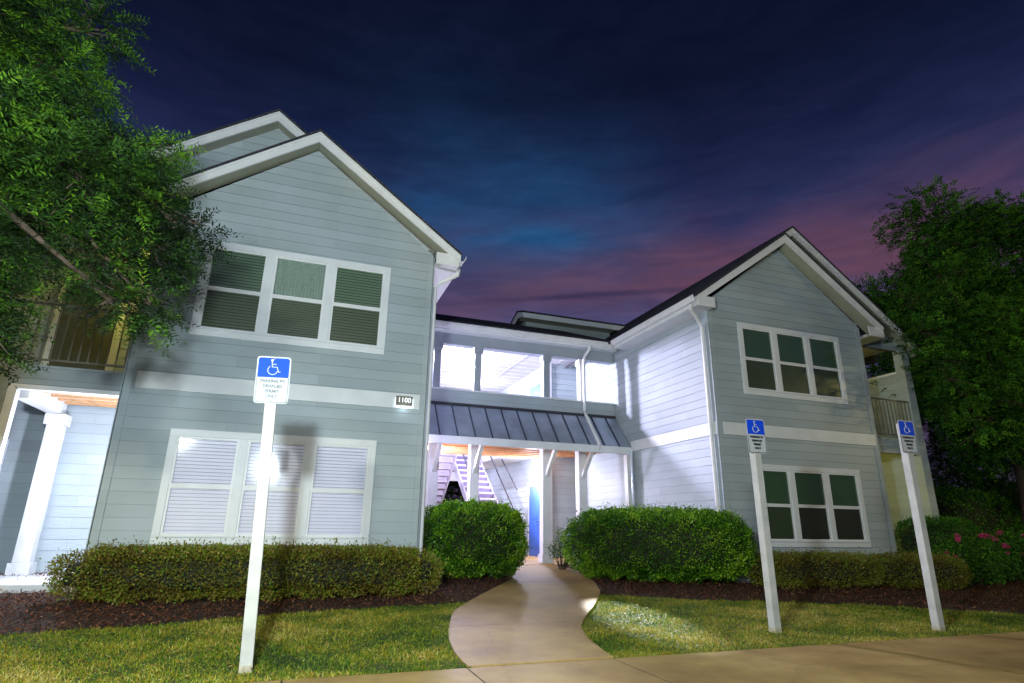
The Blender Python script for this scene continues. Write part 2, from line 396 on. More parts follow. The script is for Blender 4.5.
def group_window(kind, x0, z0, w, lights):
    """three double hung windows side by side in a flat white casing, facing -Y on the plane Y=10"""
    wn = empty('window', (x0-3, 0, z0)); wn.parent = bld
    wn.location = Vector((x0, 10, z0))-Vector(bld.location)
    H = 1.645; T = .105; MU = .13; F = 9.965
    f = MB()
    f.box(x0, x0+w, F, 10.02, z0, z0+T+.02); f.box(x0, x0+w, F, 10.02, z0+H-T, z0+H)
    ow = (w-2*T-2*MU)/3
    f.box(x0, x0+T, F+.002, 10.02, z0+T+.02, z0+H-T); f.box(x0+w-T, x0+w, F+.002, 10.02, z0+T+.02, z0+H-T)
    for k in (1, 2):
        xm = x0+T+k*ow+(k-1)*MU; f.box(xm, xm+MU, F+.002, 10.02, z0+T+.02, z0+H-T)
    f.box(x0+.02, x0+w-.02, F-.02, F-.001, z0+T-.005, z0+T+.02)
    f.build('window_frame', 'trim', wn, bevel=.004)
    zb = z0+T+.02; zt = z0+H-T; zm = zb+(zt-zb)*.49
    for k in range(3):
        xa = x0+T+k*(ow+MU); xb = xa+ow
        s = MB(); t = .032
        for (za, zc, yy) in ((zb, zm, 9.985), (zm+.001, zt, 9.978)):
            s.box(xa, xa+t, yy, 10.03, za, zc); s.box(xb-t, xb, yy, 10.03, za, zc)
            s.box(xa+t, xb-t, yy, 10.03, za, za+t); s.box(xa+t, xb-t, yy, 10.03, zc-t, zc)
        s.build('sash', 'white', wn)
        lk = lights[k]
        gmt = {'bright': ('glass', 'glass'), 'up': ('glassdk', 'screen'), 'green': ('glassdk', 'screen'), 'low': ('glassdk', 'screen')}[kind]
        MB().quad((xa+t, 9.997, zm+t), (xb-t, 9.997, zm+t), (xb-t, 9.997, zt-t), (xa+t, 9.997, zt-t)).build('pane', gmt[0], wn)
        MB().quad((xa+t, 10.003, zb+t), (xb-t, 10.003, zb+t), (xb-t, 10.003, zm-t), (xa+t, 10.003, zm-t)).build('pane', gmt[1], wn)
        back = MB().box(xa, xb, 10.046, 10.049, zb, zt)
        if lk in ('blind', 'dim'):
            bl = MB(); z = zb+.02; sp = .052
            while z < zt-.03:
                y0, y1 = 10.016, 10.040
                bl.quad((xa+.012, y0, z), (xb-.012, y0, z), (xb-.012, y1, z+sp*.93), (xa+.012, y1, z+sp*.93))
                z += sp
            bl.box(xa+.01, xb-.01, 10.016, 10.042, zt-.035, zt-.004); bl.box(xa+.012, xb-.012, 10.018, 10.036, zb+.005, zb+.02)
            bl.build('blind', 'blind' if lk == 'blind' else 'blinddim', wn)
            back.build('room_shade', 'room', wn)
        elif lk == 'curtain':
            cu = MB(); n = 60
            for i in range(n):
                xi = xa+ow*i/n; xj = xa+ow*(i+1)/n
                ya = 10.028+.008*math.sin(i*1.9); yb = 10.028+.008*math.sin((i+1)*1.9)
                cu.quad((xi, ya, zm), (xj, yb, zm), (xj, yb, zt), (xi, ya, zt))
            cu.build('curtain', 'curtain', wn)
            bl = MB(); z = zb+.02
            while z < zm: bl.quad((xa, 10.02, z), (xb, 10.02, z), (xb, 10.038, z+.036), (xa, 10.038, z+.036)); z += .042
            bl.build('blind', 'blinddim', wn); back.build('room_shade', 'room', wn)
        else:
            back.build('room_shade', 'interior', wn)
            MB().box(xa, xb, 10.03, 10.036, zm-(.0 if lk == 'half' else .65), zt).build('roller_shade', 'shade', wn)
    return wn
UZ, LZ = 4.01, .885
LIMS = lambda xl, xr, xa, za: [(.1, xl, xr), (6.05, xl, xr), (za, xa-.01, xa+.01)]
pitch = .73
# left wing front wall (plane Y = 10), ridge x = -.27
AXL, AXR, ARX = -2.53, 2.0, -.26
BXL, BXR, BRX = 8.17, 12.63, 10.40
for nm, xl, xr, xa, wx, ww, lab in (('A', AXL, AXR, ARX, -1.80, 3.03, 'street facing gable wall with the lit house number'), ('B', BXL, BXR, BRX, 8.94, 2.97, 'street facing gable wall behind the second signpost')):
    zap = 6.05+.76*(xr-xl)/2
    siding('gable_wall', bld, (0, 10), (1, 0), (0, -1), .1, zap, [(.1, xl, xr), (6.05, xl, xr), (zap, xa-.005, xa+.005)],
           holes=[(wx+.01, wx+ww-.01, UZ+.01, UZ+1.635), (wx+.01, wx+ww-.01, LZ+.01, LZ+1.635)], label=lab)
    for cx, sgn in ((xl, -1), (xr, 1)):     # corner boards
        cb = MB()
        cb.box(min(cx, cx-sgn*.1), max(cx, cx-sgn*.1), 9.975, 9.99, .1, 6.0)
        cb.box(min(cx+sgn*.012, cx+sgn*.026), max(cx+sgn*.012, cx+sgn*.026), 9.975, 10.1, .1, 6.0)
        cb.build('corner_board', 'siding', bld)
    bx0, bx1 = (xl+.15, xr-.10) if nm == 'A' else (xl+.13, xr-.05)
    MB().box(bx0, bx1, 9.967, 9.999, 3.10, 3.36).build('belt_board', 'trim', bld, bevel=.003)
group_window('up', -1.80, UZ, 3.03, ['dim', 'curtain', 'dim'])
group_window('bright', -1.80, LZ, 3.03, ['blind', 'blind', 'blind'])
group_window('green', 8.94, UZ, 2.97, ['full', 'full', 'full'])
group_window('low', 8.94, LZ, 2.97, ['full', 'half', 'half'])

# side walls of the wings
siding('side_wall', bld, (BXL, 10), (0, 1), (-1, 0), .1, 6.15, [(.1, 0, 6.55), (6.15, 0, 6.55)], label='brightly lit side wall running back from the corner')
siding('side_wall', bld, (AXR, 16.55), (0, -1), (1, 0), .1, 6.15, [(.1, 0, 6.55), (6.15, 0, 6.55)])
siding('side_wall', bld, (AXL, 12.4), (0, -1), (-1, 0), .1, 6.15, [(.1, 0, 2.4), (6.15, 0, 2.4)])
siding('side_wall', bld, (BXR, 10), (0, 1), (1, 0), .1, 6.15, [(.1, 0, 2.4), (6.15, 0, 2.4)])
siding('side_wall', bld, (14.8, 12.4), (0, 1), (1, 0), .1, 6.15, [(.1, 0, 12), (6.15, 0, 12)])
MB().box(BXL-.035, BXL-.017, 10.0, 13.38, 3.1, 3.36).build('belt_board', 'trim', bld)
# breezeway walls
siding('breezeway_wall', bld, (7.15, 16.55), (1, 0), (0, -1), .3, 6.3, [(.3, 0, 1.02), (6.3, 0, 1.02)])
siding('breezeway_wall', bld, (7.15, 16.55), (0, 1), (-1, 0), .3, 6.3, [(.3, 0, 7.5), (6.3, 0, 7.5)])
siding('breezeway_wall', bld, (3.0, 24), (0, -1), (1, 0), .3, 6.3, [(.3, 0, 7.45), (6.3, 0, 7.45)])
siding('breezeway_wall', bld, (3.0, 16.55), (-1, 0), (0, -1), .3, 6.3, [(.3, 0, 1.0), (6.3, 0, 1.0)])
siding('breezeway_wall', bld, (3.0, 24), (1, 0), (0, -1), 3.5, 6.3, [(3.5, 0, 4.15), (6.3, 0, 4.15)])
MB().box(3.0, 7.15, 23.9, 24.1, 2.95, 3.45).build('rear_beam', 'trim', bld)
cb = MB().box(7.10, 7.28, 16.515, 16.533, .36, 6.2).box(7.115, 7.133, 16.53, 16.72, .36, 6.2); cb.build('corner_board', 'white', bld)
# breezeway floor, upper floor, ceilings
MB().box(2.03, 8.15, 13.6, 24.5, -.2, SLAB).build('breezeway_floor', 'concrete', bld)
uf = MB().box(2.03, 8.14, 14.36, 17.2, 3.42, 3.52).box(3.05, 7.1, 19.9, 23.9, 3.3, 3.52).box(6.05, 7.1, 17.2, 19.9, 3.3, 3.52)
uf.build('upper_floor', 'ceiling', bld)
MB().box(2.03, 8.14, 14.45, 17.2, 3.395, 3.418).build('deck_planks', 'wood', bld)
jo = MB(); y = 13.75
while y < 17.1: jo.box(2.03, 8.14 if y < 16.4 else 7.1, y, y+.05, 3.22, 3.39); y += .41
jo.build('joist', 'wood', bld, label='orange wooden joists under the walkway')
up = MB().box(2.03, 8.14, 14.1, 24, 6.16, 6.2); up.build('ceiling', 'ceiling', bld)
cs = MB()
for y in np.arange(14.6, 24, .45): cs.box(2.05, 8.12, y, y+.012, 6.151, 6.158)
for x in np.arange(2.6, 8, 1.2): cs.box(x, x+.03, 14.3, 23.9, 6.145, 6.1505)
cs.build('ceiling_batten', 'trim', bld)
# upper beam, knee wall, columns
MB().box(2.03, 8.13, 14.12, 14.34, 5.66, 6.155).build('beam', 'bluegrey', bld)
siding('knee_wall', bld, (2.03, 14.16), (1, 0), (0, -1), 3.45, 4.46, [(3.45, 0, 6.11), (4.46, 0, 6.11)], thick=.05, gap=.01)
MB().box(2.03, 8.13, 14.12, 14.34, 4.461, 4.50).build('wall_cap', 'trim', bld)
for i, x in enumerate((3.09, 4.16, 6.10, 7.16)):
    w = .09 if i < 3 else .07
    c = MB().box(x-w, x+w, 14.15, 14.33, 4.5, 5.5).box(x-w-.035, x+w+.035, 14.115, 14.36, 5.5, 5.658)
    c.build('column', 'bluegrey' if i < 3 else 'white', bld, bevel=.004)
for i, x in enumerate((3.14, 4.16, 6.09, 7.11)):
    w = .115
    c = MB().box(x-w, x+w, 14.13, 14.36, SLAB+.2, 3.2).box(x-w-.03, x+w+.03, 14.10, 14.39, SLAB, SLAB+.2)
    cc = c.build('porch_column', 'trim', bld, bevel=.005)
    br = MB()
    br.prism([(x-.045, 14.13, 2.42), (x-.045, 14.13, 2.56), (x-.045, 13.53, 3.2), (x-.045, 13.4, 3.2)], (.09, 0, 0)); br.build('bracket', 'trim', cc)
MB().box(2.03, 8.13, 14.14, 14.34, 3.2, 3.44).build('beam', 'trim', bld)
MB().box(8.02, 8.135, 13.42, 13.58, SLAB, 3.02).build('pilaster', 'white', bld)
# canopy
cp = empty('canopy'); cp.parent = bld; cp.location = Vector((5, 13.4, 3.1))-Vector(bld.location)
a = (13.38, 3.19); c_ = (14.13, 4.08)
b = MB(); b.prism([(2.03, a[0], a[1]), (2.03, c_[0], c_[1]), (2.03, c_[0], c_[1]-.06), (2.03, a[0]+.03, a[1]-.03)], (6.1, 0, 0)); b.build('roof_panel', 'metalroof', cp)
b = MB(); nx_, nz_ = -(c_[1]-a[1]), (c_[0]-a[0]); ll = math.hypot(nx_, nz_); nx_ /= ll; nz_ /= ll
x = 2.2
while x < 8.1:
    b.prism([(x, a[0], a[1]), (x, c_[0], c_[1]), (x, c_[0]+nx_*.035, c_[1]+nz_*.035), (x, a[0]+nx_*.035, a[1]+nz_*.035)], (.022, 0, 0)); x += .43
b.build('standing_seam', 'metaldark', cp)
MB().box(2.03, 8.13, 14.10, 14.15, 4.07, 4.14).build('flashing', 'dark', cp)
MB().box(2.03, 8.13, 13.34, 13.39, 3.02, 3.2).build('fascia', 'trim', cp, bevel=.004)
MB().box(2.03, 8.13, 13.42, 14.12, 3.203, 3.22).build('soffit', 'wood', cp)

# roofs -----------------------------------------------------------------
def roof_gable(xr, zr, xl, xR, y0, y1, p, parent=None, ovh=.30, boxed=True, side_soffit=True, label=None):
    rf = empty('roof'); rf.parent = bld; rf.location = Vector((xr, y0, zr))-Vector(bld.location)
    if label: rf['label'] = label
    Z = lambda x: zr-p*abs(x-xr)
    t = .05
    b = MB()
    b.prism([(xl-.03, y0-.03, Z(xl-.03)), (xr, y0-.03, zr), (xR+.03, y0-.03, Z(xR+.03)), (xR+.03, y0-.03, Z(xR+.03)-t), (xr, y0-.03, zr-t), (xl-.03, y0-.03, Z(xl-.03)-t)], (0, y1-y0, 0))
    b.build('shingles', 'shingle', rf)
    b = MB(); h = .20; q = t+.002
    b.prism([(xl, y0, Z(xl)-q), (xr, y0, zr-q), (xR, y0, Z(xR)-q), (xR, y0, Z(xR)-q-h*.8), (xr, y0, zr-q-h), (xl, y0, Z(xl)-q-h*.8)], (0, .035, 0))
    b.prism([(xl-.01, y0-.015, Z(xl-.01)-q), (xr, y0-.015, zr-q), (xR+.01, y0-.015, Z(xR+.01)-q), (xR+.01, y0-.015, Z(xR+.01)-q-.055), (xr, y0-.015, zr-q-.055), (xl-.01, y0-.015, Z(xl-.01)-q-.055)], (0, .014, 0))
    b.build('rake_board', 'white', rf)
    b = MB(); qs = q+h*.78       # vented soffit under the rake, in short panels
    n = 20
    for s0, s1 in ((xl, xr), (xr, xR)):
        for k in range(n):
            xa = s0+(s1-s0)*k/n; xb = s0+(s1-s0)*(k+.93)/n; xg = s0+(s1-s0)*(k+1)/n
            b.prism([(xa, y0+.036, Z(xa)-qs), (xb, y0+.036, Z(xb)-qs), (xb, y0+.036, Z(xb)-qs-.012), (xa, y0+.036, Z(xa)-qs-.012)], (0, ovh+.02, 0))
            b.prism([(xb, y0+.036, Z(xb)-qs), (xg, y0+.036, Z(xg)-qs), (xg, y0+.036, Z(xg)-qs-.006), (xb, y0+.036, Z(xb)-qs-.006)], (0, ovh+.02, 0))
    b.build('soffit', 'soffit', rf)
    return rf, Z
def eave(rf, x, z, y0, y1, sgn, wallx, gut=True):
    """fascia + soffit + K gutter along Y; sgn = outward direction in x"""
    zf = z-.06
    MB().box(min(x, x-sgn*.03), max(x, x-sgn*.03), y0+.04, y1, zf-.2, zf).build('fascia', 'white', rf)
    MB().box(min(x-sgn*.031, wallx), max(x-sgn*.031, wallx), y0+.04, y1, zf-.2, zf-.18).build('soffit', 'white', rf)
    if gut:
        p = [(x+sgn*.002, zf-.015), (x+sgn*.002, zf-.12), (x+sgn*.075, zf-.12), (x+sgn*.09, zf-.09), (x+sgn*.12, zf-.04), (x+sgn*.125, zf-.0), (x+sgn*.115, zf-.0), (x+sgn*.108, zf-.04), (x+sgn*.08, zf-.085), (x+sgn*.07, zf-.108), (x+sgn*.014, zf-.108), (x+sgn*.014, zf-.015)]
        MB().prism([(a, y0+.01, c) for a, c in p], (0, y1-y0-.02, 0)).build('gutter', 'white', rf)
# rear (main) roofs
rA, ZA = roof_gable(-1.05, 8.66, -4.85, 2.42, 10.25, 24, pitch)
rA2, ZA2 = roof_gable(ARX, 8.03, -2.95, 2.44, 9.70, 10.9, pitch)
MB().prism([(-2.95, 10.8, ZA2(-2.95)-.06), (ARX, 10.8, 8.03-.06), (ARX+.3, 10.8, ZA2(ARX+.3)-.06), (ARX+.3, 10.8, 6.0), (-2.95, 10.8, 5.9)], (0, .1, 0)).build('gable_back', 'room', rA2)
eave(rA2, 2.44, ZA2(2.44), 9.70, 13.9, 1, 2.0)
rB, ZB = roof_gable(11.27, 8.66, 7.80, 15.1, 10.25, 24, pitch, label='main roof with its rake showing above the front gable')
rB2, ZB2 = roof_gable(BRX, 8.03, 7.72, 13.12, 9.70, 10.9, pitch)
MB().prism([(BRX-.3, 10.8, ZB2(BRX-.3)-.06), (BRX, 10.8, 8.03-.06), (13.1, 10.8, ZB2(13.1)-.06), (13.1, 10.8, 5.9), (BRX-.3, 10.8, 6.0)], (0, .1, 0)).build('gable_back', 'room', rB2)
eave(rB2, 7.72, ZB2(7.72), 9.70, 13.3, -1, 8.17)
for rr, x0, x1, Z in ((rA2, -3.0, -2.56, ZA2), (rB2, 12.66, 13.14, ZB2)):      # boxed eave returns
    xx = x0 if x0 < 0 else x1
    MB().box(x0, x1, 9.72, 10.8, Z(xx)-.32, Z(xx)-.30).build('soffit', 'soffit', rr)
    MB().box(min(x0, x1)-.0, max(x0, x1), 9.715, 9.74, Z(xx)-.30, Z(xx)-.07).build('eave_return', 'white', rr)
    MB().box(xx-.015, xx+.015, 9.74, 10.8, Z(xx)-.30, Z(xx)-.08).build('fascia', 'white', rr)
MB().box(2.0, 2.42, 9.715, 9.74, ZA2(2.42)-.30, ZA2(2.42)-.07).build('eave_return', 'white', rA2)
MB().box(7.75, 8.17, 9.715, 9.74, ZB2(7.75)-.30, ZB2(7.75)-.07).build('eave_return', 'white', rB2)
# rear gable walls with balcony openings under them
zr = 8.45
siding('upper_gable_wall', bld, (0, 10.55), (1, 0), (0, -1), 5.78, zr, [(5.78, -4.45, -2.53), (5.79, -4.45, 1.9), (6.1, -4.45, 1.9), (zr, -1.06, -1.04)], thick=.1, gap=.02)
siding('upper_gable_wall', bld, (0, 10.55), (1, 0), (0, -1), 5.78, zr, [(5.78, 8.3, 14.8), (6.0, 8.3, 14.8), (zr, 11.26, 11.28)], thick=.1, gap=.02)
# left balcony and patio
siding('balcony_band', bld, (0, 10.47), (1, 0), (0, -1), 3.12, 3.42, [(3.12, -9, -2.53), (3.42, -9, -2.53)], thick=.1, gap=.01)
MB().box(-4.08, -2.55, 10.44, 10.6, 3.04, 3.11).box(-4.06, -3.86, 10.6, 12.2, 2.93, 3.19).build('beam', 'white', bld)
siding('front_wall', bld, (0, 10.47), (1, 0), (0, -1), .1, 3.12, [(.1, -9, -4.10), (3.12, -9, -4.10)], thick=.1, gap=.01)
siding('front_wall', bld, (0, 10.47), (1, 0), (0, -1), 3.42, 6.0, [(3.42, -9, -5.9), (6.0, -9, -5.9)], thick=.1, gap=.01)
MB().box(-4.085, -3.97, 10.44, 10.57, SLAB, 3.04).build('corner_post', 'white', bld)
c = MB().box(-4.03, -3.80, 12.0, 12.22, SLAB+.18, 2.74).box(-4.07, -3.76, 11.96, 12.26, SLAB, SLAB+.18).box(-4.07, -3.76, 11.96, 12.26, 2.74, 2.925)
c.build('patio_column', 'white', bld, bevel=.006)
siding('patio_wall', bld, (0, 12.4), (1, 0), (0, -1), .3, 3.3, [(.3, -9, -2.53), (3.3, -9, -2.53)])
siding('balcony_wall', bld, (0, 12.4), (1, 0), (0, -1), 3.3, 6.1, [(3.3, -9, -2.53), (6.1, -9, -2.53)], label='recessed balcony wall lit yellow')
MB().box(-9, -2.55, 10.36, 12.36, 0, SLAB).build('patio_slab', 'white', bld, bevel=.02)
MB().box(-9, -2.57, 10.6, 12.37, 3.28, 3.42).build('balcony_floor', 'ceiling', bld)
MB().box(-9, -2.57, 10.68, 12.37, 5.9, 5.93).build('balcony_ceiling', 'ceiling', bld)
jo = MB()
for y in np.arange(10.72, 12.3, .33): jo.box(-3.855, -2.57, y, y+.09, 3.115, 3.16)
jo.build('joist', 'wood', bld)
MB().box(-3.855, -2.57, 10.61, 12.36, 3.151, 3.275).build('ceiling', 'ceiling', bld)
dr = MB().box(-5.7, -4.62, 12.34, 12.375, SLAB, 2.5); dd = dr.build('patio_door', 'trim', bld)
MB().box(-5.58, -4.74, 12.325, 12.339, SLAB+.05, 2.38).build('pane', 'glassdk', dd)
dr = MB().box(-4.45, -3.35, 12.34, 12.375, 3.45, 5.6); dd = dr.build('balcony_door', 'trim', bld)
MB().box(-4.33, -3.47, 12.325, 12.339, 3.5, 5.48).build('pane', 'room', dd)
def railing(x0, x1, y, z0, z1):
    b = MB(); b.box(x0, x1, y, y+.04, z1-.035, z1).box(x0, x1, y+.005, y+.035, z0, z0+.03)
    x = x0+.06
    while x < x1: b.box(x, x+.018, y+.01, y+.028, z0+.03, z1-.035); x += .125
    b.build('railing', 'rail', bld)
railing(-5.9, -2.56, 10.49, 3.50, 4.42)
# right balcony and patio
siding('balcony_band', bld, (0, 10.47), (1, 0), (0, -1), 3.05, 3.42, [(3.05, 12.63, 14.62), (3.42, 12.63, 14.62)], thick=.1, gap=.01)
siding('balcony_wall', bld, (0, 12.4), (1, 0), (0, -1), .3, 5.6, [(.3, 12.63, 14.8), (5.6, 12.63, 14.8)], label='recessed wall lit yellow by a street lamp')
MB().box(12.66, 14.78, 10.36, 12.36, 0, SLAB-.01).build('patio_slab', 'concrete', bld)
MB().box(12.66, 14.78, 10.6, 12.37, 3.28, 3.42).build('balcony_floor', 'ceiling', bld)
MB().box(12.66, 14.78, 10.68, 12.37, 5.9, 5.93).build('balcony_ceiling', 'ceiling', bld)
MB().box(14.62, 14.86, 10.44, 10.68, .3, 5.78).build('corner_post', 'siding', bld)
siding('side_wall', bld, (14.70, 12.36), (0, -1), (-1, 0), .3, 5.2, [(.3, 0, 1.66), (5.2, 0, 1.66)], thick=.08, gap=.01, label='wall at the end of the balcony, lit yellow')
MB().box(14.66, 14.82, 10.70, 12.36, 5.201, 5.26).build('wall_cap', 'trim', bld)
railing(12.66, 14.62, 10.49, 3.50, 4.42)
# centre roof
cr = empty('roof'); cr.parent = bld; cr.location = Vector((5, 13.9, 6.2))-Vector(bld.location)
MB().prism([(2.05, 13.8, 6.19), (2.05, 18, 7.87), (2.05, 24.3, 5.4), (2.05, 24.3, 5.35), (2.05, 18, 7.82), (2.05, 13.8, 6.14)], (6.09, 0, 0)).build('shingles', 'shingle', cr)
MB().box(2.05, 8.13, 13.86, 13.9, 5.95, 6.12).build('fascia', 'trim', cr)
MB().box(2.05, 8.13, 13.9, 14.12, 5.95, 5.97).build('soffit', 'trim', cr)
pg = [(13.858, 6.11), (13.858, 5.99), (13.78, 5.99), (13.765, 6.02), (13.735, 6.07), (13.73, 6.12), (13.742, 6.12), (13.748, 6.075), (13.775, 6.03), (13.79, 6.003), (13.845, 6.003), (13.845, 6.11)]
MB().prism([(2.3, a, c) for a, c in pg], (5.75, 0, 0)).build('gutter', 'white', cr)
# rear raised roof seen over the centre roof
rw = empty('roof'); rw.parent = bld; rw.location = Vector((8.5, 17, 7.9))-Vector(bld.location)
siding('clerestory_wall', bld, (6.75, 17.45), (1, 0), (0, -1), 7.0, 7.85, [(7.0, 0, 3.2), (7.85, 0, 3.2)], thick=.1, gap=.02)
siding('clerestory_wall', bld, (6.75, 17.45), (0, 1), (-1, 0), 6.2, 7.85, [(6.2, 0, 4), (7.85, 0, 4)], thick=.1, gap=.02)
MB().prism([(6.45, 16.95, 8.0), (6.45, 17.5, 8.17), (6.45, 20, 7.3), (6.45, 20, 7.25), (6.45, 17.5, 8.12), (6.45, 16.95, 7.95)], (3.95, 0, 0)).build('shingles', 'shingle', rw)
MB().box(6.5, 10.4, 16.98, 17.02, 7.78, 7.948).build('fascia', 'trim', rw)
MB().box(6.5, 10.0, 17.02, 17.43, 7.80, 7.82).build('soffit', 'soffit', rw)
MB().prism([(6.47, 16.98, 7.80), (6.47, 16.98, 7.948), (6.47, 17.5, 8.115), (6.47, 20, 7.248), (6.47, 20, 7.05), (6.47, 17.5, 7.9)], (.03, 0, 0)).build('rake_board', 'trim', rw)
# downspouts
def spout(pts, mat='white', r=.042):
    MB().tube(pts, r, 8).build('downspout', mat, bld, smooth=False)
spout([(7.25, 13.82, 5.99), (7.24, 13.85, 5.88), (7.19, 14.02, 5.74), (7.17, 14.07, 5.62), (7.17, 14.07, 4.22), (7.17, 14.03, 4.12), (7.17, 13.33, 3.28), (7.17, 13.30, 3.2), (7.17, 13.30, 3.08)])
spout([(8.08, 13.27, 3.1), (8.08, 13.27, .3)], 'metalroof')
spout([(2.50, 10.02, 5.86), (2.49, 10.03, 5.76), (2.20, 10.12, 5.58), (2.09, 10.14, 5.46), (2.09, 10.14, .3)])
spout([(7.66, 9.9, 5.86), (7.67, 9.92, 5.76), (8.0, 10.10, 5.58), (8.09, 10.12, 5.46), (8.09, 10.12, .3)])
# doors in the breezeway
for (y0, y1, za, zb, m) in ((17.0, 17.88, SLAB, 2.42, 'bluedoor'), (17.0, 17.88, 3.53, 5.6, 'bluedoor')):
    d = MB().box(7.105, 7.13, y0-.12, y1+.12, za, zb+.12); dd = d.build('entry_door', 'white', bld)
    pb = MB().box(7.085, 7.104, y0, y1, za, zb); pb.build('door_leaf', m, dd, label='blue door leaf')
    for zc in (za+.25, za+1.1):
        MB().box(7.077, 7.084, y0+.15, y0+.42, zc, zc+.65).box(7.077, 7.084, y1-.42, y1-.15, zc, zc+.65).build('door_panel', m, dd)
    MB().tube([(7.05, y0+.08, za+1), (7.05, y0+.2, za+1)], .015).build('door_handle', 'dark', dd)
# stairs
def stair(x0, x1, ya, yb, za, zb, name='staircase'):
    st = empty(name); st.parent = bld; st.location = Vector(((x0+x1)/2, ya, za))-Vector(bld.location)
    n = 17; b = MB(); r = MB()
    for k in range(n):
        y = ya+(yb-ya)*k/n; z = za+(zb-za)*(k+1)/n; dy = (yb-ya)/n
        b.box(x0+.04, x1-.04, min(y, y+dy*1.12), max(y, y+dy*1.12), z-.055, z)
    b.build('tread', 'stair', st)
    for k in range(n):
        y = ya+(yb-ya)*k/n; z = za+(zb-za)*(k+1)/n; r.box(x0+.04, x1-.04, min(y, y+.012*(1 if yb > ya else -1)), max(y, y+.012*(1 if yb > ya else -1)), z-(zb-za)/n, z-.056)
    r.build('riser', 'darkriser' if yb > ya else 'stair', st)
    for xx in (x0, x1-.04):
        sg = .0
        MB().prism([(xx, ya, za-.05), (xx, ya, za+.2), (xx, yb, zb+.1), (xx, yb, zb-.2)], (.04, 0, 0)).build('stringer', 'stair', st)
        MB().tube([(xx+.02, ya, za+1.0), (xx+.02, yb, zb+.95)], .022, 8).build('handrail', 'dark', st)
    return st
stair(4.95, 5.9, 15.6, 19.7, SLAB, 3.5)
stair(3.35, 4.55, 20.9, 17.3, SLAB, 3.45)
MB().tube([(6.35, 17.0, 2.25), (6.35, 19.4, 3.95)], .022, 8).build('handrail', 'dark', bld)

# lamps on the building
def lamp_fixture(loc, kind, power, size=.14, colr=(.78, .72, 1)):
    x, y, z = loc
    f = empty('ceiling_light'); f.parent = bld; f.location = Vector(loc)-Vector(bld.location)
    MB().box(x-.14, x+.14, y-.14, y+.14, z+.055, z+.075).build('light_base', 'white', f)
    MB().tube([(x, y, z+.055), (x, y, z+.02), (x, y, z-.005)], .11, 20, .085).build('lens', 'lampglow', f)
    l = D.lights.new('breezeway_lamp', 'POINT'); l.energy = power; l.color = colr; l.shadow_soft_size = size
    o = D.objects.new('breezeway_lamp', l); o.location = (x, y, z-.32); col.objects.link(o)
lamp_fixture((3.0, 15.9, 6.07), 'up', 3200)
lamp_fixture((3.2, 15.6, 3.14), 'lo', 620)
lamp_fixture((5.6, 19.8, 6.07), 'up', 200)
lamp_fixture((5.4, 21.6, 3.2), 'lo', 190)

def warm(x, y, z, nx, p, c=(1, .78, .10), gl='lampwarm'):
    w_ = empty('wall_light'); w_.parent = bld; w_.location = Vector((x, y, z))-Vector(bld.location)
    MB().box(min(x, x+nx*.03), max(x, x+nx*.03), y-.06, y+.06, z-.1, z+.1).build('light_base', 'dark', w_)
    MB().box(min(x+nx*.031, x+nx*.1), max(x+nx*.031, x+nx*.1), y-.045, y+.045, z-.08, z+.07).build('lens', gl, w_)
    l = D.lights.new('hidden_wall_lamp', 'POINT'); l.energy = p; l.color = c; l.shadow_soft_size = .06
    o = D.objects.new('hidden_wall_lamp', l); o.location = (x+nx*.18, y, z); col.objects.link(o)
warm(12.66, 11.3, 2.3, 1, 20); warm(12.66, 11.3, 5.3, 1, 9); warm(-2.56, 10.8, 2.0, -1, 230, (.80, .82, 1), 'lampglow'); warm(2.05, 11.3, 3.7, 1, 90, (.76, .70, 1), 'lampglow'); warm(2.05, 12.8, 2.6, 1, 60, (.76, .70, 1), 'lampglow'); warm(-2.56, 11.6, 5.3, -1, 26)  # left wing side wall pair: unseen lamps added to brighten the wall opposite
fl = empty('floodlight'); fl.parent = bld; fl.location = Vector((5.15, 13.5, 2.98))-Vector(bld.location)
MB().box(5.08, 5.22, 13.44, 13.52, 3.06, 3.15).build('lamp_head', 'white', fl)
MB().box(5.09, 5.21, 13.43, 13.439, 3.07, 3.14).build('lens', 'lampglow', fl)
l = D.lights.new('path_floodlight', 'SPOT'); l.energy = 17000; l.color = (.86, .90, 1); l.shadow_soft_size = .05; l.spot_size = R(11.5); l.spot_blend = .9
o = D.objects.new('path_floodlight', l); o.location = (5.15, 13.30, 3.0); col.objects.link(o)
o.rotation_euler = (Vector((4.45, 7.35, .05))-o.location).to_track_quat('-Z', 'Y').to_euler()
wl = empty('wall_light'); wl.parent = bld; wl.location = Vector((7.1, 16.75, 2.62))-Vector(bld.location)
MB().box(7.06, 7.13, 16.67, 16.83, 2.5, 2.75).build('light_base', 'white', wl)
MB().box(6.99, 7.058, 16.69, 16.81, 2.52, 2.72).build('lens', 'lampglow', wl)
l = D.lights.new('wall_lamp', 'POINT'); l.energy = 330; l.color = (.80, .78, 1); l.shadow_soft_size = .06
o = D.objects.new('wall_lamp', l); o.location = (6.7, 16.75, 2.6); col.objects.link(o)
# exit sign
ex = MB().box(3.0, 3.34, 15.0, 15.03, 5.42, 5.6).build('exit_sign', 'white', bld, label='exit sign with red letters')
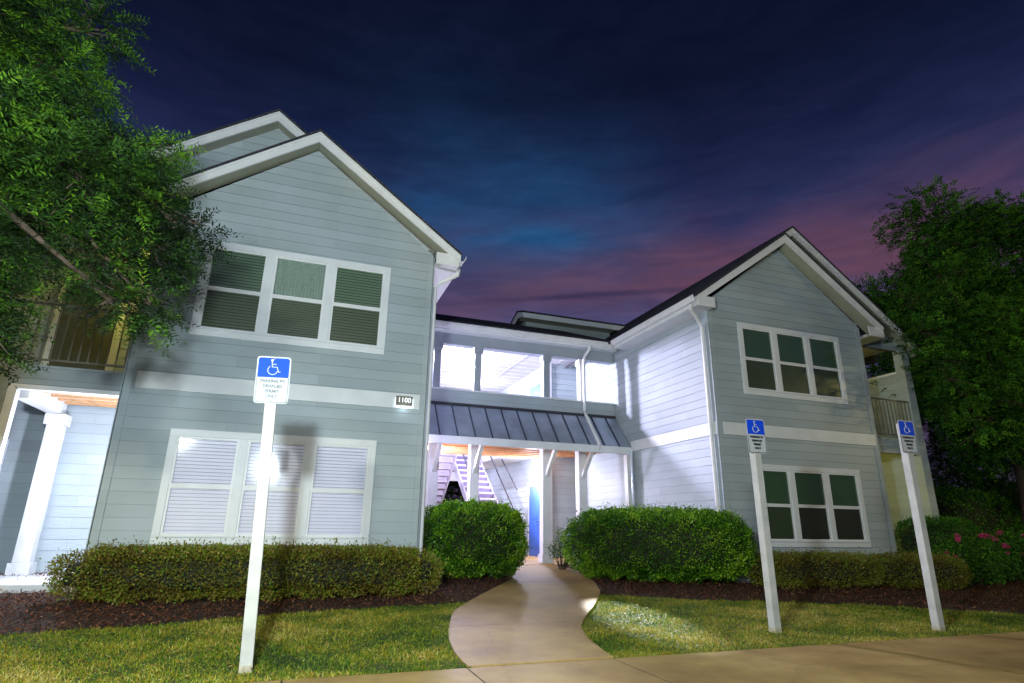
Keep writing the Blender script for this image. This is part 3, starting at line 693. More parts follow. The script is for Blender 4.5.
# text helper
def text(name, s, size, loc, mat, parent, sx=1., bold=.0, rotz=0):
    c = D.curves.new(name, 'FONT'); c.body = s; c.size = size; c.align_x = 'CENTER'; c.align_y = 'CENTER'; c.extrude = .0015; c.offset = bold
    t = D.objects.new(name+'_curve', c); col.objects.link(t)
    bpy.context.view_layer.update()
    me = D.meshes.new_from_object(t.evaluated_get(bpy.context.evaluated_depsgraph_get()))
    D.objects.remove(t); D.curves.remove(c)
    me.name = name; me.transform(Matrix.Translation(loc) @ Matrix.Rotation(rotz, 4, 'Z') @ Matrix.Rotation(R(90), 4, 'X') @ Matrix.Diagonal((sx, 1, 1, 1)))
    me.materials.clear(); me.materials.append(M[mat])
    o = D.objects.new(name, me); col.objects.link(o)
    if parent: o.parent = parent; o.matrix_parent_inverse = Matrix.Translation(-Vector(world_loc(parent)))
    return o
text('lettering', 'EXIT', .15, (3.17, 14.995, 5.51), 'exit', ex, bold=.004)
# house number 1100: dark backlit plaque
hn = empty('house_number'); hn.parent = bld; hn.location = Vector((1.63, 9.96, 3.2))-Vector(bld.location); hn['label'] = 'backlit plaque reading 1100'
MB().box(1.49, 1.77, 9.925, 9.955, 3.15, 3.31).build('plaque', 'rail', hn, bevel=.004)
MB().box(1.475, 1.488, 9.940, 9.958, 3.12, 3.27).box(1.772, 1.785, 9.940, 9.958, 3.12, 3.27).box(1.475, 1.56, 9.940, 9.958, 3.125, 3.145).box(1.70, 1.785, 9.940, 9.958, 3.125, 3.145).build('lens', 'numglow', hn)
text('number', '1100', .115, (1.63, 9.922, 3.235), 'numglow', hn, bold=.001)
l = D.lights.new('number_lamp', 'POINT'); l.energy = .45; l.color = (.8, .95, 1); l.shadow_soft_size = .03
o = D.objects.new('number_lamp', l); o.location = (1.63, 9.90, 3.10); col.objects.link(o)

# ------------------------------------------------------------------ parking signs
def rrect(cx, cz, w, h, r, y, n=5):
    pts = []
    for sx, sz, a0 in ((1, -1, -90), (1, 1, 0), (-1, 1, 90), (-1, -1, 180)):
        for k in range(n+1):
            a = R(a0+90*k/n); pts.append((cx+sx*(w/2-r)+r*math.cos(a), y, cz+sz*(h/2-r)+r*math.sin(a)))
    return pts
def sign(x, y, ztop, lean, rot, label):
    t = empty('parking_sign', (0, 0, 0))
    tag(t, label, 'parking sign', 'disabled parking signs along the sidewalk')
    g0 = -.3; w = .052
    MB().box(-w, w, -w, w, g0, ztop-.03).build('post', 'postwhite', t, bevel=.006)
    MB().box(-w-.0015, w+.0015, -w-.0015, w+.0015, g0, .045).build('dirt_splash', 'postdirt', t, bevel=.004)
    f = -w-.004; cz = ztop-.229
    pl = MB().prism(rrect(0, cz, .305, .457, .03, f-.003), (0, .003, 0)).build('sign_plate', 'signwhite', t)
    # black border line low half, blue field upper half
    z0 = cz-.229
    b = MB()
    b.box(-.1445, -.1375, f-.0045, f-.0035, z0+.03, z0+.25).box(.1375, .1445, f-.0045, f-.0035, z0+.03, z0+.25).box(-.122, .122, f-.0045, f-.0035, z0+.008, z0+.0155)
    for sx in (-1, 1):
        pa = [(sx*(.1185+.0225*math.cos(R(a))), f-.004, z0+.032-.0205*math.sin(R(a))) for a in range(0, 91, 15)]
        b.tube(pa, .0034, 5)
    b.build('border', 'signblack', pl)
    blue = MB(); n = 6; r = .022; xw, zb, zt = .140, z0+.252, z0+.445
    pts = [(-xw, f-.0045, zb), (xw, f-.0045, zb)]
    for k in range(n+1):
        a = R(90*k/n); pts.append((xw-r+r*math.cos(a), f-.0045, zt-r+r*math.sin(a)))
    for k in range(n+1):
        a = R(90+90*k/n); pts.append((-xw+r+r*math.cos(a), f-.0045, zt-r+r*math.sin(a)))
    blue.prism(pts, (0, .001, 0)).build('blue_field', 'signblue', pl)
    # wheelchair symbol
    cy = f-.0062; ic = MB(); ox, oz = 0.0, z0+.345
    hd = [(ox-.018+.0125*math.cos(2*math.pi*k/16), cy, oz+.075+.0125*math.sin(2*math.pi*k/16)) for k in range(16)]
    ic.prism(hd[::-1], (0, .0015, 0))
    def stroke(p, r): ic.tube([(a, cy+.0008, c) for a, c in p], r, 6)
    stroke([(ox-.018, oz+.06), (ox-.014, oz+.008), (ox+.030, oz+.008), (ox+.048, oz-.042), (ox+.064, oz-.036)], .0055)
    stroke([(ox-.016, oz+.036), (ox+.022, oz+.036)], .0045)
    stroke([(ox-.008+.044*math.cos(R(a)), oz-.022+.044*math.sin(R(a))) for a in range(125, 352, 14)], .005)
    ic.build('wheelchair_symbol', 'signwhite', pl)
    for k, s in enumerate(('PARKING BY', 'DISABLED', 'PERMIT', 'ONLY')):
        text('lettering', s, .039, (0, f-.0045, z0+.215-k*.049), 'signblack', pl, sx=1.0, bold=.0021)
    bo = MB()
    for zz in (cz+.205, cz-.21): bo.tube([(0, f-.008, zz), (0, f-.002, zz)], .008, 8)
    bo.build('bolt', 'rail', pl)
    t.location = (x, y, g(y)); t.rotation_euler = (0, R(lean), R(rot))
    return t
sign(-.19, 6.0, 2.73, -2.4, 0, 'disabled parking sign nearest the camera, in front of the wing with the house number')
sign(5.745, 6.32, 2.60, -.3, 0, 'middle disabled parking sign on a white post, in front of the green shaded windows')
sign(8.05, 5.95, 2.71, .4, 0, 'disabled parking sign at the far end of the lawn, by the dark tree')

# ------------------------------------------------------------------ shrubs
def shrub(name, label, cat, c, rad, zlo, zhi, n, mat, rot=0, e=2.6, size=(.025, .045), group=None, ragged=.05, core=.86, shoots=0):
    """clipped shrub: leaf shell over a superellipsoid plus an inner body of twigs"""
    t = empty(name, (c[0], c[1], zlo)); tag(t, label, cat, group)
    rx, ry = rad; rz = (zhi-zlo)/2; cz = (zhi+zlo)/2
    d = unit(n)
    # sample by stretching to even out the density over a long box
    q = d*np.array([rx, ry, rz]); 
    d2 = rng.uniform(-1, 1, (n, 3)); k = np.abs(d2).argmax(1)
    areas = np.array([ry*rz, rx*rz, rx*ry]); pick = rng.choice(3, n, p=areas/areas.sum())
    d2[np.arange(n), pick] = np.sign(rng.uniform(-1, 1, n))
    s = (np.abs(d2)**e).sum(1)**(-1/e); sp = d2*s[:, None]
    th = math.radians(rot)
    bump = (np.sin(sp[:, 0]*rx*7+1)*np.sin(sp[:, 1]*ry*8+2)*np.sin(sp[:, 2]*rz*9+.5))*ragged+(np.sin(sp[:, 0]*rx*17)*np.sin(sp[:, 2]*rz*19+sp[:, 1]*5))*ragged*.5
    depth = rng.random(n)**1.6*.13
    sh = (rng.random(n) < .035) & (sp[:, 2] > -.2); depth = np.where(sh, -rng.random(n)**1.8*.12, depth)
    P = sp*np.array([rx, ry, rz]); nr = sp/np.array([rx, ry, rz]); nr = np.sign(sp)*np.abs(sp)**(e-1)/np.array([rx, ry, rz]); nr /= np.linalg.norm(nr, axis=1, keepdims=True)
    P = P+nr*(bump-depth+.03*rng.normal(size=n)*.6)[:, None]
    T = nr*.9+unit(n)*.9+np.array([0, 0, .25]); T /= np.linalg.norm(T, axis=1, keepdims=True)
    L = rng.uniform(*size, n)
    keep = P[:, 2] > -rz+.02+.10*rng.random(n)**2+.05*np.sin(P[:, 0]*11+P[:, 1]*9)
    P, T, L, nr, bump, depth = P[keep], T[keep], L[keep], nr[keep], bump[keep], depth[keep]; n = len(P)
    rotm = np.array([[math.cos(th), -math.sin(th), 0], [math.sin(th), math.cos(th), 0], [0, 0, 1]])
    P = P@rotm.T+np.array([c[0], c[1], cz]); T = T@rotm.T
    V, F = leaves(P, T, unit(n), L, L*.55)
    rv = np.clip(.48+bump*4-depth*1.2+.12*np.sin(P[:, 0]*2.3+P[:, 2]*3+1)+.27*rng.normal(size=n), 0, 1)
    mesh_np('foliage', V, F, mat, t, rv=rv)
    # inner body
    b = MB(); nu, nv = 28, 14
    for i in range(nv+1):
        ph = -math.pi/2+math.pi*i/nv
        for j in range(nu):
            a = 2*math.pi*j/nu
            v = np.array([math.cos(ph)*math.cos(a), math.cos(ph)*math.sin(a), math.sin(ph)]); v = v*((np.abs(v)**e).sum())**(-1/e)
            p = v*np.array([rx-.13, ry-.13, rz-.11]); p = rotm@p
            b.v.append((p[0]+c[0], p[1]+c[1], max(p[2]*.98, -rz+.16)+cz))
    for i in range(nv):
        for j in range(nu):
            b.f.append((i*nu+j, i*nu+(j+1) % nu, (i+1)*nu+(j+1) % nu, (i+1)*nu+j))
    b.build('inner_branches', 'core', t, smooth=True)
    st = MB()
    for k in range(7):
        a = rnd.uniform(0, 6.28); x = c[0]+rnd.uniform(-.6, .6)*rx; y = c[1]+rnd.uniform(-.4, .4)*ry
        st.tube([(x, y, zlo-.05), (x+.05*math.cos(a), y+.05*math.sin(a), zlo+.25)], .014, 6)
    st.build('stem', 'twig', t)
    return t
HG = 'clipped foundation hedges'
shrub('hedge', 'long low box hedge under the bright blinds of the windows', 'hedge', (-.22, 9.52), (2.50, .42), .20, .87, 60000, 'leaf_box', e=4.5, size=(.025, .045), ragged=.045)
shrub('bush', 'big rounded green bush beside the path, before the stairs', 'bush', (3.36, 11.45), (.96, .95), .30, 1.63, 46000, 'leaf_bush', e=2.9, size=(.03, .05), ragged=.08)
shrub('hedge', 'tall rounded green hedge against the bright side wall, by the path', 'hedge', (6.85, 10.50), (1.78, .95), .25, 1.57, 62000, 'leaf_bush', rot=-30, e=3.0, size=(.03, .05), ragged=.085)
shrub('hedge', 'low brownish hedge under the windows, right beside the tall rounded hedge', 'hedge', (9.5, 9.25), (1.42, .48), .20, .80, 26000, 'leaf_box', rot=-6, e=3.4, size=(.022, .04))
shrub('hedge', 'dim low brownish hedge at the corner of the wing, nearest the rose bushes', 'hedge', (11.75, 8.95), (1.0, .55), .16, .80, 20000, 'leaf_box', rot=-8, e=3.0, size=(.022, .04))
shrub('hedge', 'tall dark hedge in shade past the building corner', 'hedge', (19.6, 14.2), (3.6, 1.3), .3, 2.6, 30000, 'leaf_dark', e=3, size=(.05, .09), ragged=.12)
shrub('hedge', 'dark hedge below the yellow lit patio', 'hedge', (14.2, 10.05), (1.35, .30), .25, 1.55, 16000, 'leaf_dark', e=3.2, size=(.03, .05))
# sparse shrub
t = empty('shrub', (5.45, 12.35, .35)); tag(t, 'small loose pale green shrub with bare stems beside the porch column', 'shrub')
b = MB(); tips = []
for k in range(26):
    a = rnd.uniform(0, 6.28); l = rnd.uniform(.4, .8); r_ = rnd.uniform(.1, .42)
    p0 = Vector((5.6+.06*math.cos(a), 12.2+.06*math.sin(a), .33)); p1 = p0+Vector((r_*math.cos(a), r_*math.sin(a)*.7, l)); pm = (p0+p1)/2+Vector((0, 0, .06))
    b.tube([p0, pm, p1], .008, 5, .004); tips += [pm.lerp(p1, q) for q in (0, .35, .7, 1)]
b.build('stem', 'twig', t)
n = 3200; base = np.array([tuple(p) for p in tips])[rng.integers(0, len(tips), n)]
P = base+rng.normal(size=(n, 3))*.055; L = rng.uniform(.025, .045, n)
V, F = leaves(P, unit(n), unit(n), L, L*.5); mesh_np('foliage', V, F, 'leaf_light', t, rv=rng.random(n))
# rose bushes
def rose(c, r, zhi, n, nf, label):
    t = empty('rose_bush', (c[0], c[1], g(c[1]))); tag(t, label, 'rose bush', 'rose bushes by the building corner')
    z0 = g(c[1])
    d = unit(n); rad = rng.random(n)**.45
    P = d*rad[:, None]*np.array([r, r*.7, (zhi-z0)*.5]); P *= (1+.18*np.sin(d[:, 0]*9+d[:, 2]*7))[:, None]; P += np.array([c[0], c[1], (zhi+z0)/2])
    P = P[P[:, 2] > z0+.05]; n = len(P)
    L = rng.uniform(.03, .06, n); V, F = leaves(P, unit(n), unit(n), L, L*.6); mesh_np('foliage', V, F, 'leaf_dark', t, rv=rng.random(n))
    b = MB()
    for k in range(14):
        a = rnd.uniform(0, 6.28); q = rnd.uniform(.2, .8)*r
        b.tube([(c[0]+.1*math.cos(a), c[1]+.1*math.sin(a), z0-.02), (c[0]+q*math.cos(a), c[1]+q*.7*math.sin(a), z0+rnd.uniform(.5, .9)*(zhi-z0))], .01, 5, .005)
    b.build('stem', 'twig', t)
    for k in range(nf):
        a = rnd.uniform(math.pi*1.02, math.pi*1.98); el = rnd.uniform(.0, 1.1)
        p = np.array([c[0]+r*math.cos(a)*math.cos(el), c[1]+r*.72*math.sin(a)*math.cos(el), (zhi+z0)/2+(zhi-z0)*.52*math.sin(el)])
        s = rnd.uniform(.025, .055); m = 26
        dd = unit(m); Pq = p+dd*s*.25; Lq = np.full(m, s); V, F = leaves(Pq, dd, unit(m), Lq, Lq*.9); mesh_np('flower', V, F, 'flower', t, rv=rng.random(m))
rose((13.3, 8.9), .95, 1.22, 9000, 13, 'rose bush with pink flowers nearest the building corner')
rose((15.3, 9.2), 1.15, 1.30, 11000, 16, 'wider rose bush with pink flowers at the edge of the photo under the dark tree')

# ------------------------------------------------------------------ trees
def tree(name, label, trunk_pts, trunk_r, clumps, mat, sprays, spray_len, nleaf, leaf_l, leaf_w, group=None, droop=.35, seed=3):
    rg = np.random.default_rng(seed)
    t = empty(name, trunk_pts[0]); tag(t, label, 'tree', group)
    b = MB(); b.tube(trunk_pts, trunk_r, 12, trunk_r*.55)
    b.build('trunk', 'bark', t, smooth=True)
    b = MB(); top = Vector(trunk_pts[-1]); low = Vector(trunk_pts[-2]); lb = MB()
    for cx, cy, cz, r in clumps:
        c = Vector((cx, cy, cz)); s = low.lerp(top, rg.random())
        m = (s+c)/2+Vector((0, 0, .15*(c-s).length)); lb.tube([s, s.lerp(m, .5)+Vector((0, 0, .1)), m, m.lerp(c, .55), c], .07*trunk_r/.2, 6, .012)
        for q in range(9):
            dv = Vector(tuple(rg.normal(size=3))).normalized()*r*.85
            lb.tube([m.lerp(c, .6+.4*rg.random()), c+dv*.5+Vector((0, 0, .05)), c+dv], .014, 5, .004)
    lb.build('limb', 'bark', t, smooth=True)
    w = np.array([c[3]**2.3 for c in clumps]); w /= w.sum()
    ci = rg.choice(len(clumps), sprays, p=w); C = np.array([c[:3] for c in clumps])[ci]; Rr = np.array([c[3] for c in clumps])[ci]
    d = rg.normal(size=(sprays, 3)); d /= np.linalg.norm(d, axis=1, keepdims=True)
    rad = rg.random(sprays)**.5
    S0 = C+d*(rad*Rr)[:, None]*np.array([1, 1, .72])
    out = d*np.array([1, 1, .5])+rg.normal(size=(sprays, 3))*.45; out[:, 2] -= droop*rg.random(sprays); out /= np.linalg.norm(out, axis=1, keepdims=True)
    ln = spray_len*rg.uniform(.6, 1.3, sprays)
    Ps = []; Ts = []; rvs = []; Ls = []
    cr_ = rg.normal(size=len(clumps))*.13
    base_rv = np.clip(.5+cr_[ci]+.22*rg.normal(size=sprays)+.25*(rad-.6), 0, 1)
    side = np.cross(out, np.array([0, 0, 1.])+rg.normal(size=(sprays, 3))*.35); side /= np.linalg.norm(side, axis=1, keepdims=True)
    for k in range(nleaf):
        f = (k//2+1)/(nleaf/2+.5); sg = 1 if k % 2 else -1
        p = S0+out*(ln*f)[:, None]; p[:, 2] -= droop*.35*ln*f*f
        T = out*.55+side*sg*.85+rg.normal(size=(sprays, 3))*.22; T /= np.linalg.norm(T, axis=1, keepdims=True)
        Ps.append(p); Ts.append(T); rvs.append(np.clip(base_rv+.08*rg.normal(size=sprays), 0, 1)); Ls.append(leaf_l*(1-.35*f)*rg.uniform(.8, 1.2, sprays))
    P = np.concatenate(Ps); T = np.concatenate(Ts); rv = np.concatenate(rvs); L = np.concatenate(Ls)
    nn = np.cross(np.tile(out, (nleaf, 1)), np.tile(side, (nleaf, 1)))+rg.normal(size=P.shape)*.25
    V, F = leaves(P, T, nn, L, L*leaf_w)
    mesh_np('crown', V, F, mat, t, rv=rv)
    return t
cl = [(-3.0, 6.6, 3.0, .36), (-2.72, 6.3, 2.72, .27), (-2.85, 6.5, 3.2, .3), (-3.3, 6.9, 2.7, .45), (-2.15, 6.7, 3.75, .42), (-3.1, 6.4, 3.55, .5), (-1.72, 6.9, 4.0, .40), (-2.3, 6.3, 4.45, .62),
      (-1.42, 6.7, 4.25, .28), (-1.95, 6.9, 4.75, .36), (-2.8, 6.6, 5.1, .62), (-2.0, 7.0, 5.3, .30), (-3.3, 6.2, 4.6, .8), (-3.05, 6.9, 6.0, .5), (-2.75, 6.7, 6.6, .36),
      (-3.7, 6.5, 6.3, .8), (-4.3, 6.2, 3.6, 1.0), (-4.6, 7.2, 5.0, 1.0), (-3.3, 6.4, 7.2, .5), (-4.4, 6.8, 7.4, 1.0), (-5.4, 5.8, 6.2, 1.1), (-5.3, 6.2, 4.4, 1.0), (-3.7, 5.4, 5.2, .6), (-4.2, 6.5, 8.4, .9),
      (-1.85, 6.5, 3.25, .24), (-1.62, 6.7, 3.35, .26), (-3.2, 7.6, 4.5, .7), (-3.2, 7.8, 5.5, .7), (-2.2, 7.4, 4.9, .4), (-3.6, 7.4, 3.2, .5)]
tree('shade_tree', 'feathery green tree hanging over the corner of the wing with the house number', [(-5.2, 6.4, -.1), (-5.1, 6.4, 1.2), (-4.9, 6.4, 2.4), (-4.5, 6.5, 3.8), (-4.2, 6.5, 5.5)], .19, cl, 'leaf_tree', 21000, .30, 14, .082, .27, seed=4)
def dome(cx, cy, cz, rx, ry, rz, n, rs, seed):
    q = random.Random(seed); o = []
    for k in range(n):
        while True:
            v = [q.uniform(-1, 1) for _ in range(3)]; m = math.sqrt(sum(a*a for a in v))
            if .35 < m < 1: break
        o.append((cx+v[0]*rx, cy+v[1]*ry, cz+v[2]*rz, q.uniform(*rs)))
    return o
tree('broadleaf_tree', 'dark broad crowned tree past the far end of the building', [(19.4, 11.0, 0), (19.3, 11, 1.6), (19.4, 11, 3.2), (19.6, 11, 5.5)], .28, dome(19.6, 11, 7.0, 4.8, 3.4, 3.9, 80, (.8, 1.4), 5)+[(14.8, 10.4, 6.0, .6), (15.2, 10.2, 5.0, .6), (15.3, 10, 4.1, .5), (15.6, 10.3, 6.9, .6), (15.9, 10, 3.4, .5), (13.3, 9, 6.5, .55), (13.3, 8.9, 5.6, .38), (13.9, 9, 5.0, .55), (14.4, 9, 7.3, .75), (14.4, 9.2, 6.1, .7), (14.6, 9.2, 4.3, .55), (15.8, 9.5, 8.4, .9), (15.2, 9.3, 3.7, .5), (13.8, 8.9, 5.6, .45), (13.9, 8.9, 4.55, .36), (17.5, 9.6, 9.6, .9), (19, 9.8, 10.2, 1.0), (16.6, 9.6, 7.4, .9)], 'leaf_dark', 40000, .34, 12, .11, .45, seed=6)
tree('broadleaf_tree', 'dark tree filling the gap at the back of the breezeway', [(7.2, 30, 0), (7.2, 30, 2), (7.2, 30, 4)], .22, dome(7.2, 29.5, 2.8, 3.6, 1.6, 2.4, 22, (.7, 1.1), 8), 'leaf_tree', 4000, .4, 10, .13, .45, seed=9)
tree('broadleaf_tree', 'low dark tree in the background under the crown of the broad tree', [(31, 19, 0), (31, 19, 1.5), (31, 19, 3)], .25, dome(31, 19, 3.3, 4.5, 2.4, 2.6, 30, (.9, 1.4), 12), 'leaf_dark', 5000, .45, 10, .16, .45, seed=13)

# ------------------------------------------------------------------ lamps that stand in the street behind the camera
def street_lamp(x, y, h, energy, colr, label, soft=.12):
    t = empty('street_lamp', (x, y, -.13)); tag(t, label, 'street lamp', 'street lamps of the car park')
    MB().tube([(x, y, -.13), (x, y, h)], .07, 12, .045).build('pole', 'dark', t)
    MB().box(x-.25, x+.25, y-.15, y+.15, h+.02, h+.14).build('lamp_head', 'dark', t, bevel=.02)
    MB().box(x-.2, x+.2, y-.11, y+.11, h+.005, h+.019).build('lens', 'lampwarm', t)
    l = D.lights.new('street_light', 'POINT'); l.energy = energy; l.color = colr; l.shadow_soft_size = soft
    o = D.objects.new('street_light', l); o.location = (x, y, h-.15); col.objects.link(o)
street_lamp(-8.5, -1.0, 3.9, 2200, (1, .80, .30), 'tall street lamp of the car park beyond the feathery tree')
street_lamp(21.5, 4.0, 6.0, 1500, (1, .84, .30), 'street lamp of the car park facing the far end of the building')
street_lamp(-4.4, -5.5, 4.6, 3600, (.93, .99, .90), 'fill lamp added on a pole straight behind the camera', soft=.35)  # soft fill lamp, added so the sign shadows stay faint
# work light on a tripod just behind the photographer: it throws the sign shadows on the facade
t = empty('work_light', (-.65, .96, -.13)); tag(t, 'white work light on a tall tripod stand beside the camera', 'work light')
b = MB().tube([(-.65, .96, .5), (-.65, .96, 2.72)], .015, 8)
for a in (0, 120, 240): b.tube([(-.65, .96, .75), (-.65+.45*math.cos(R(a)), .96+.45*math.sin(R(a)), -.12)], .012, 6)
b.build('tripod', 'dark', t)
oc = [(-.60+.72*math.cos(R(22.5+45*k)), 1.0, 2.80+.72*math.sin(R(22.5+45*k))) for k in range(8)]
oc = [(-.60+.70*math.cos(2*math.pi*k/28), 1.0, 2.80+.70*math.sin(2*math.pi*k/28)) for k in range(28)]
hc = (-.60, .5, 2.80); sb = MB()
for k in range(28): sb.quad(oc[k], oc[(k+1) % 28], hc)
sb.build('softbox', 'dark', t)
MB().quad(*oc[::-1]).build('diffuser', 'softglow', t)
l = D.lights.new('work_light_beam', 'POINT'); l.energy = 1750; l.color = (.80, .95, 1); l.shadow_soft_size = .13
o = D.objects.new('work_light_beam', l); o.location = (-.65, 1.32, 2.74); col.objects.link(o)
# faint afterglow of the set sun
l = D.lights.new('afterglow', 'SUN'); l.energy = .03; l.angle = R(10); l.color = (.8, .6, .9)
o = D.objects.new('afterglow', l); o.rotation_euler = (R(60), 0, R(200)); col.objects.link(o)

# ------------------------------------------------------------------ world: dusk sky with streaked clouds
w = D.worlds.new('World'); sc.world = w; w.use_nodes = True; nt = w.node_tree; bg = nt.nodes['Background']
tc = N(nt, 'ShaderNodeTexCoord'); sp = N(nt, 'ShaderNodeSeparateXYZ'); nt.links.new(tc.outputs['Generated'], sp.inputs[0])
base = ramp(nt, [(0, (.02, .018, .035)), (.28, (.075, .080, .20)), (.36, (.062, .058, .150)), (.42, (.034, .036, .110)), (.48, (.020, .028, .090)), (.56, (.0085, .013, .048)), (.64, (.0045, .0075, .026)), (.80, (.003, .005, .017))])
nt.links.new(sp.outputs['Z'], base.inputs['Fac'])
def mul(a, c=None, v=None, op='MULTIPLY'):
    m = N(nt, 'ShaderNodeMath', operation=op)
    nt.links.new(a, m.inputs[0])
    if c is not None: nt.links.new(c, m.inputs[1])
    else: m.inputs[1].default_value = v
    return m.outputs[0]
# clouds lie in flat streaks: noise over (azimuth, stretched height)
az = N(nt, 'ShaderNodeMath', operation='ARCTAN2'); nt.links.new(sp.outputs['X'], az.inputs[0]); nt.links.new(sp.outputs['Y'], az.inputs[1])
cb = N(nt, 'ShaderNodeCombineXYZ'); nt.links.new(az.outputs[0], cb.inputs[0]); nt.links.new(sp.outputs['Z'], cb.inputs[1])
mp = N(nt, 'ShaderNodeMapping'); mp.inputs['Rotation'].default_value = (0, 0, R(-7)); mp.inputs['Scale'].default_value = (1.1, 4.2, 1); mp.inputs['Location'].default_value = (.3, .55, 0); nt.links.new(cb.outputs[0], mp.inputs[0])
n1 = N(nt, 'ShaderNodeTexNoise', Scale=2.2, Detail=8., Roughness=.55, Distortion=.35); nt.links.new(mp.outputs[0], n1.inputs['Vector'])
cm = ramp(nt, [(.36, (0, 0, 0)), (.62, (1, 1, 1))]); nt.links.new(n1.outputs['Fac'], cm.inputs['Fac'])
low = ramp(nt, [(.32, (.5, .5, .5)), (.37, (1, 1, 1)), (.43, (.8, .8, .8)), (.51, (0, 0, 0))]); nt.links.new(sp.outputs['Z'], low.inputs['Fac'])
pf = mul(mul(cm.outputs['Color'], low.outputs['Color']), v=1.)
front = N(nt, 'ShaderNodeMapRange', interpolation_type='SMOOTHSTEP'); front.inputs['From Min'].default_value = .1; front.inputs['From Max'].default_value = .5; nt.links.new(sp.outputs['Y'], front.inputs['Value'])
fx = N(nt, 'ShaderNodeMapRange', interpolation_type='SMOOTHSTEP'); fx.inputs['From Min'].default_value = .05; fx.inputs['From Max'].default_value = .22; nt.links.new(sp.outputs['X'], fx.inputs['Value'])
pf = mul(mul(pf, front.outputs[0]), fx.outputs[0])
pink = N(nt, 'ShaderNodeMix', data_type='RGBA'); nt.links.new(pf, pink.inputs['Factor']); nt.links.new(base.outputs['Color'], pink.inputs[6]); pink.inputs[7].default_value = (.118, .055, .096, 1)
# blue glow patch
def blob(d, k, strength):
    vm = N(nt, 'ShaderNodeVectorMath', operation='DOT_PRODUCT'); nt.links.new(tc.outputs['Generated'], vm.inputs[0]); vm.inputs[1].default_value = Vector(d).normalized()
    m = N(nt, 'ShaderNodeMapRange', interpolation_type='SMOOTHSTEP'); m.inputs['From Min'].default_value = k; m.inputs['From Max'].default_value = 1; m.inputs['To Max'].default_value = strength
    nt.links.new(vm.outputs['Value'], m.inputs['Value']); return m.outputs[0]
n2 = N(nt, 'ShaderNodeTexNoise', Scale=2.6, Detail=6.); nt.links.new(mp.outputs[0], n2.inputs['Vector'])
c2 = ramp(nt, [(.36, (.25, .25, .25)), (.62, (1, 1, 1))]); nt.links.new(n2.outputs['Fac'], c2.inputs['Fac'])
bl_ = ramp(nt, [(.385, (.15, .15, .15)), (.46, (1, 1, 1)), (.54, (.5, .5, .5)), (.64, (.12, .12, .12))]); nt.links.new(sp.outputs['Z'], bl_.inputs['Fac'])
bf = mul(mul(blob((.22, .87, .44), .915, 1.), c2.outputs['Color']), bl_.outputs['Color'])
blue = N(nt, 'ShaderNodeMix', data_type='RGBA'); nt.links.new(bf, blue.inputs['Factor']); nt.links.new(pink.outputs[2], blue.inputs[6]); blue.inputs[7].default_value = (.016, .082, .215, 1)
# long dark cloud streak low above the roofs
zz = N(nt, 'ShaderNodeMath', operation='SUBTRACT'); nt.links.new(sp.outputs['Z'], zz.inputs[0])
sl0 = mul(az.outputs[0], v=-.53, op='ADD'); sl = mul(mul(sl0, v=2., op='POWER'), v=-.2); sl2 = mul(sl, v=.366, op='ADD')
n3 = N(nt, 'ShaderNodeTexNoise', Scale=5., Detail=4.); nt.links.new(tc.outputs['Generated'], n3.inputs['Vector'])
sl3 = mul(mul(n3.outputs['Fac'], v=.018), sl2, op='ADD'); nt.links.new(sl3, zz.inputs[1])
ab = mul(zz.outputs[0], v=0, op='ABSOLUTE')
sk = N(nt, 'ShaderNodeMapRange', interpolation_type='SMOOTHSTEP'); sk.inputs['From Min'].default_value = .001; sk.inputs['From Max'].default_value = .007; sk.inputs['To Min'].default_value = .6; sk.inputs['To Max'].default_value = 0
nt.links.new(ab, sk.inputs['Value'])
ga = N(nt, 'ShaderNodeMapRange', interpolation_type='SMOOTHSTEP'); ga.inputs['From Min'].default_value = .30; ga.inputs['From Max'].default_value = .02; nt.links.new(mul(mul(az.outputs[0], v=-.50, op='ADD'), v=0, op='ABSOLUTE'), ga.inputs['Value'])
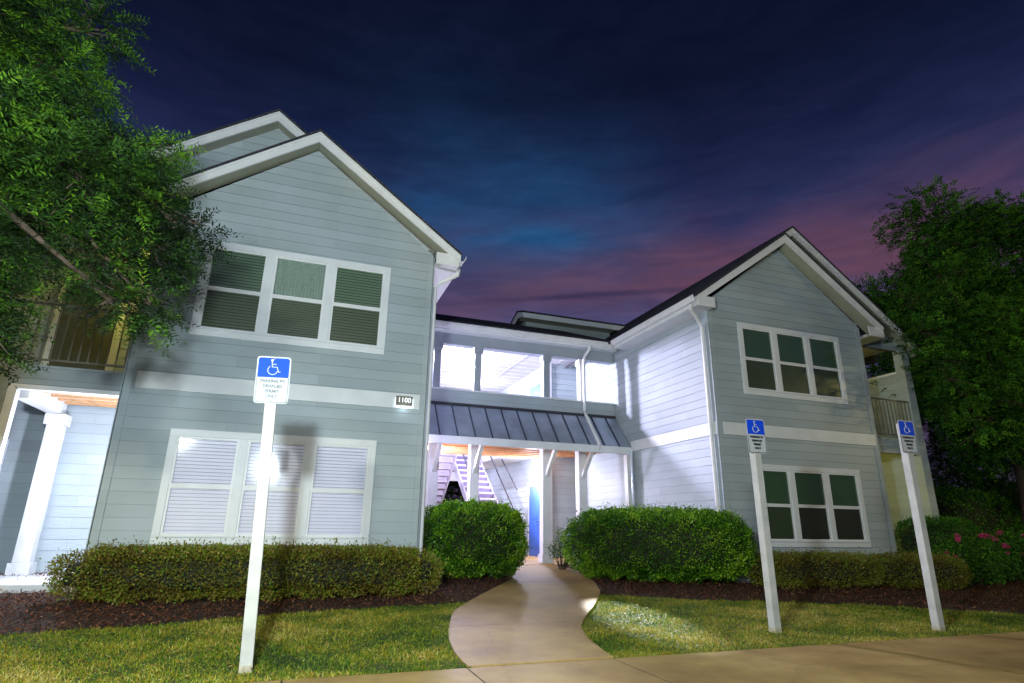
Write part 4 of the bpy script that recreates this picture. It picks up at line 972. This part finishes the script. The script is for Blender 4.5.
skf = mul(sk.outputs[0], ga.outputs[0])
dk = N(nt, 'ShaderNodeMix', data_type='RGBA'); nt.links.new(skf, dk.inputs['Factor']); nt.links.new(blue.outputs[2], dk.inputs[6]); dk.inputs[7].default_value = (.020, .024, .068, 1)
mp2 = N(nt, 'ShaderNodeMapping'); mp2.inputs['Rotation'].default_value = (0, 0, R(-5)); mp2.inputs['Scale'].default_value = (3, 16, 1); nt.links.new(cb.outputs[0], mp2.inputs[0])
n4 = N(nt, 'ShaderNodeTexNoise', Scale=2.4, Detail=8., Roughness=.6, Distortion=.6); nt.links.new(mp2.outputs[0], n4.inputs['Vector'])
r4 = ramp(nt, [(.3, (.74, .76, .82)), (.5, (1, 1, 1)), (.72, (1.42, 1.26, 1.2))]); nt.links.new(n4.outputs['Fac'], r4.inputs['Fac'])
fin = N(nt, 'ShaderNodeMix', data_type='RGBA', blend_type='MULTIPLY'); fin.inputs['Factor'].default_value = .75
nt.links.new(dk.outputs[2], fin.inputs[6]); nt.links.new(r4.outputs['Color'], fin.inputs[7])
nt.links.new(fin.outputs[2], bg.inputs['Color']); bg.inputs['Strength'].default_value = 1

# ------------------------------------------------------------------ camera
cam = D.cameras.new('camera'); co = D.objects.new('camera', cam); col.objects.link(co); sc.camera = co
cam.sensor_width = 36; cam.lens = 36*587.6/1024; cam.clip_end = 1000; cam.clip_start = .05
r = Vector((0.93940385, -0.34250989, 0.0144006)); u = Vector((-0.11590084, -0.27778738, 0.95362528)); wv = Vector((0.32262578, 0.8975083, 0.30065172))
mt = Matrix((( r.x, u.x, -wv.x, 0), (r.y, u.y, -wv.y, 0), (r.z, u.z, -wv.z, 1.2), (0, 0, 0, 1)))
co.matrix_world = mt
sc.view_settings.view_transform = 'Standard'; sc.view_settings.look = 'None'; sc.view_settings.exposure = 0; sc.view_settings.gamma = 1
sc.cycles.use_denoising = True; sc.cycles.max_bounces = 6; sc.cycles.transparent_max_bounces = 12
sc.cycles.sample_clamp_indirect = 4
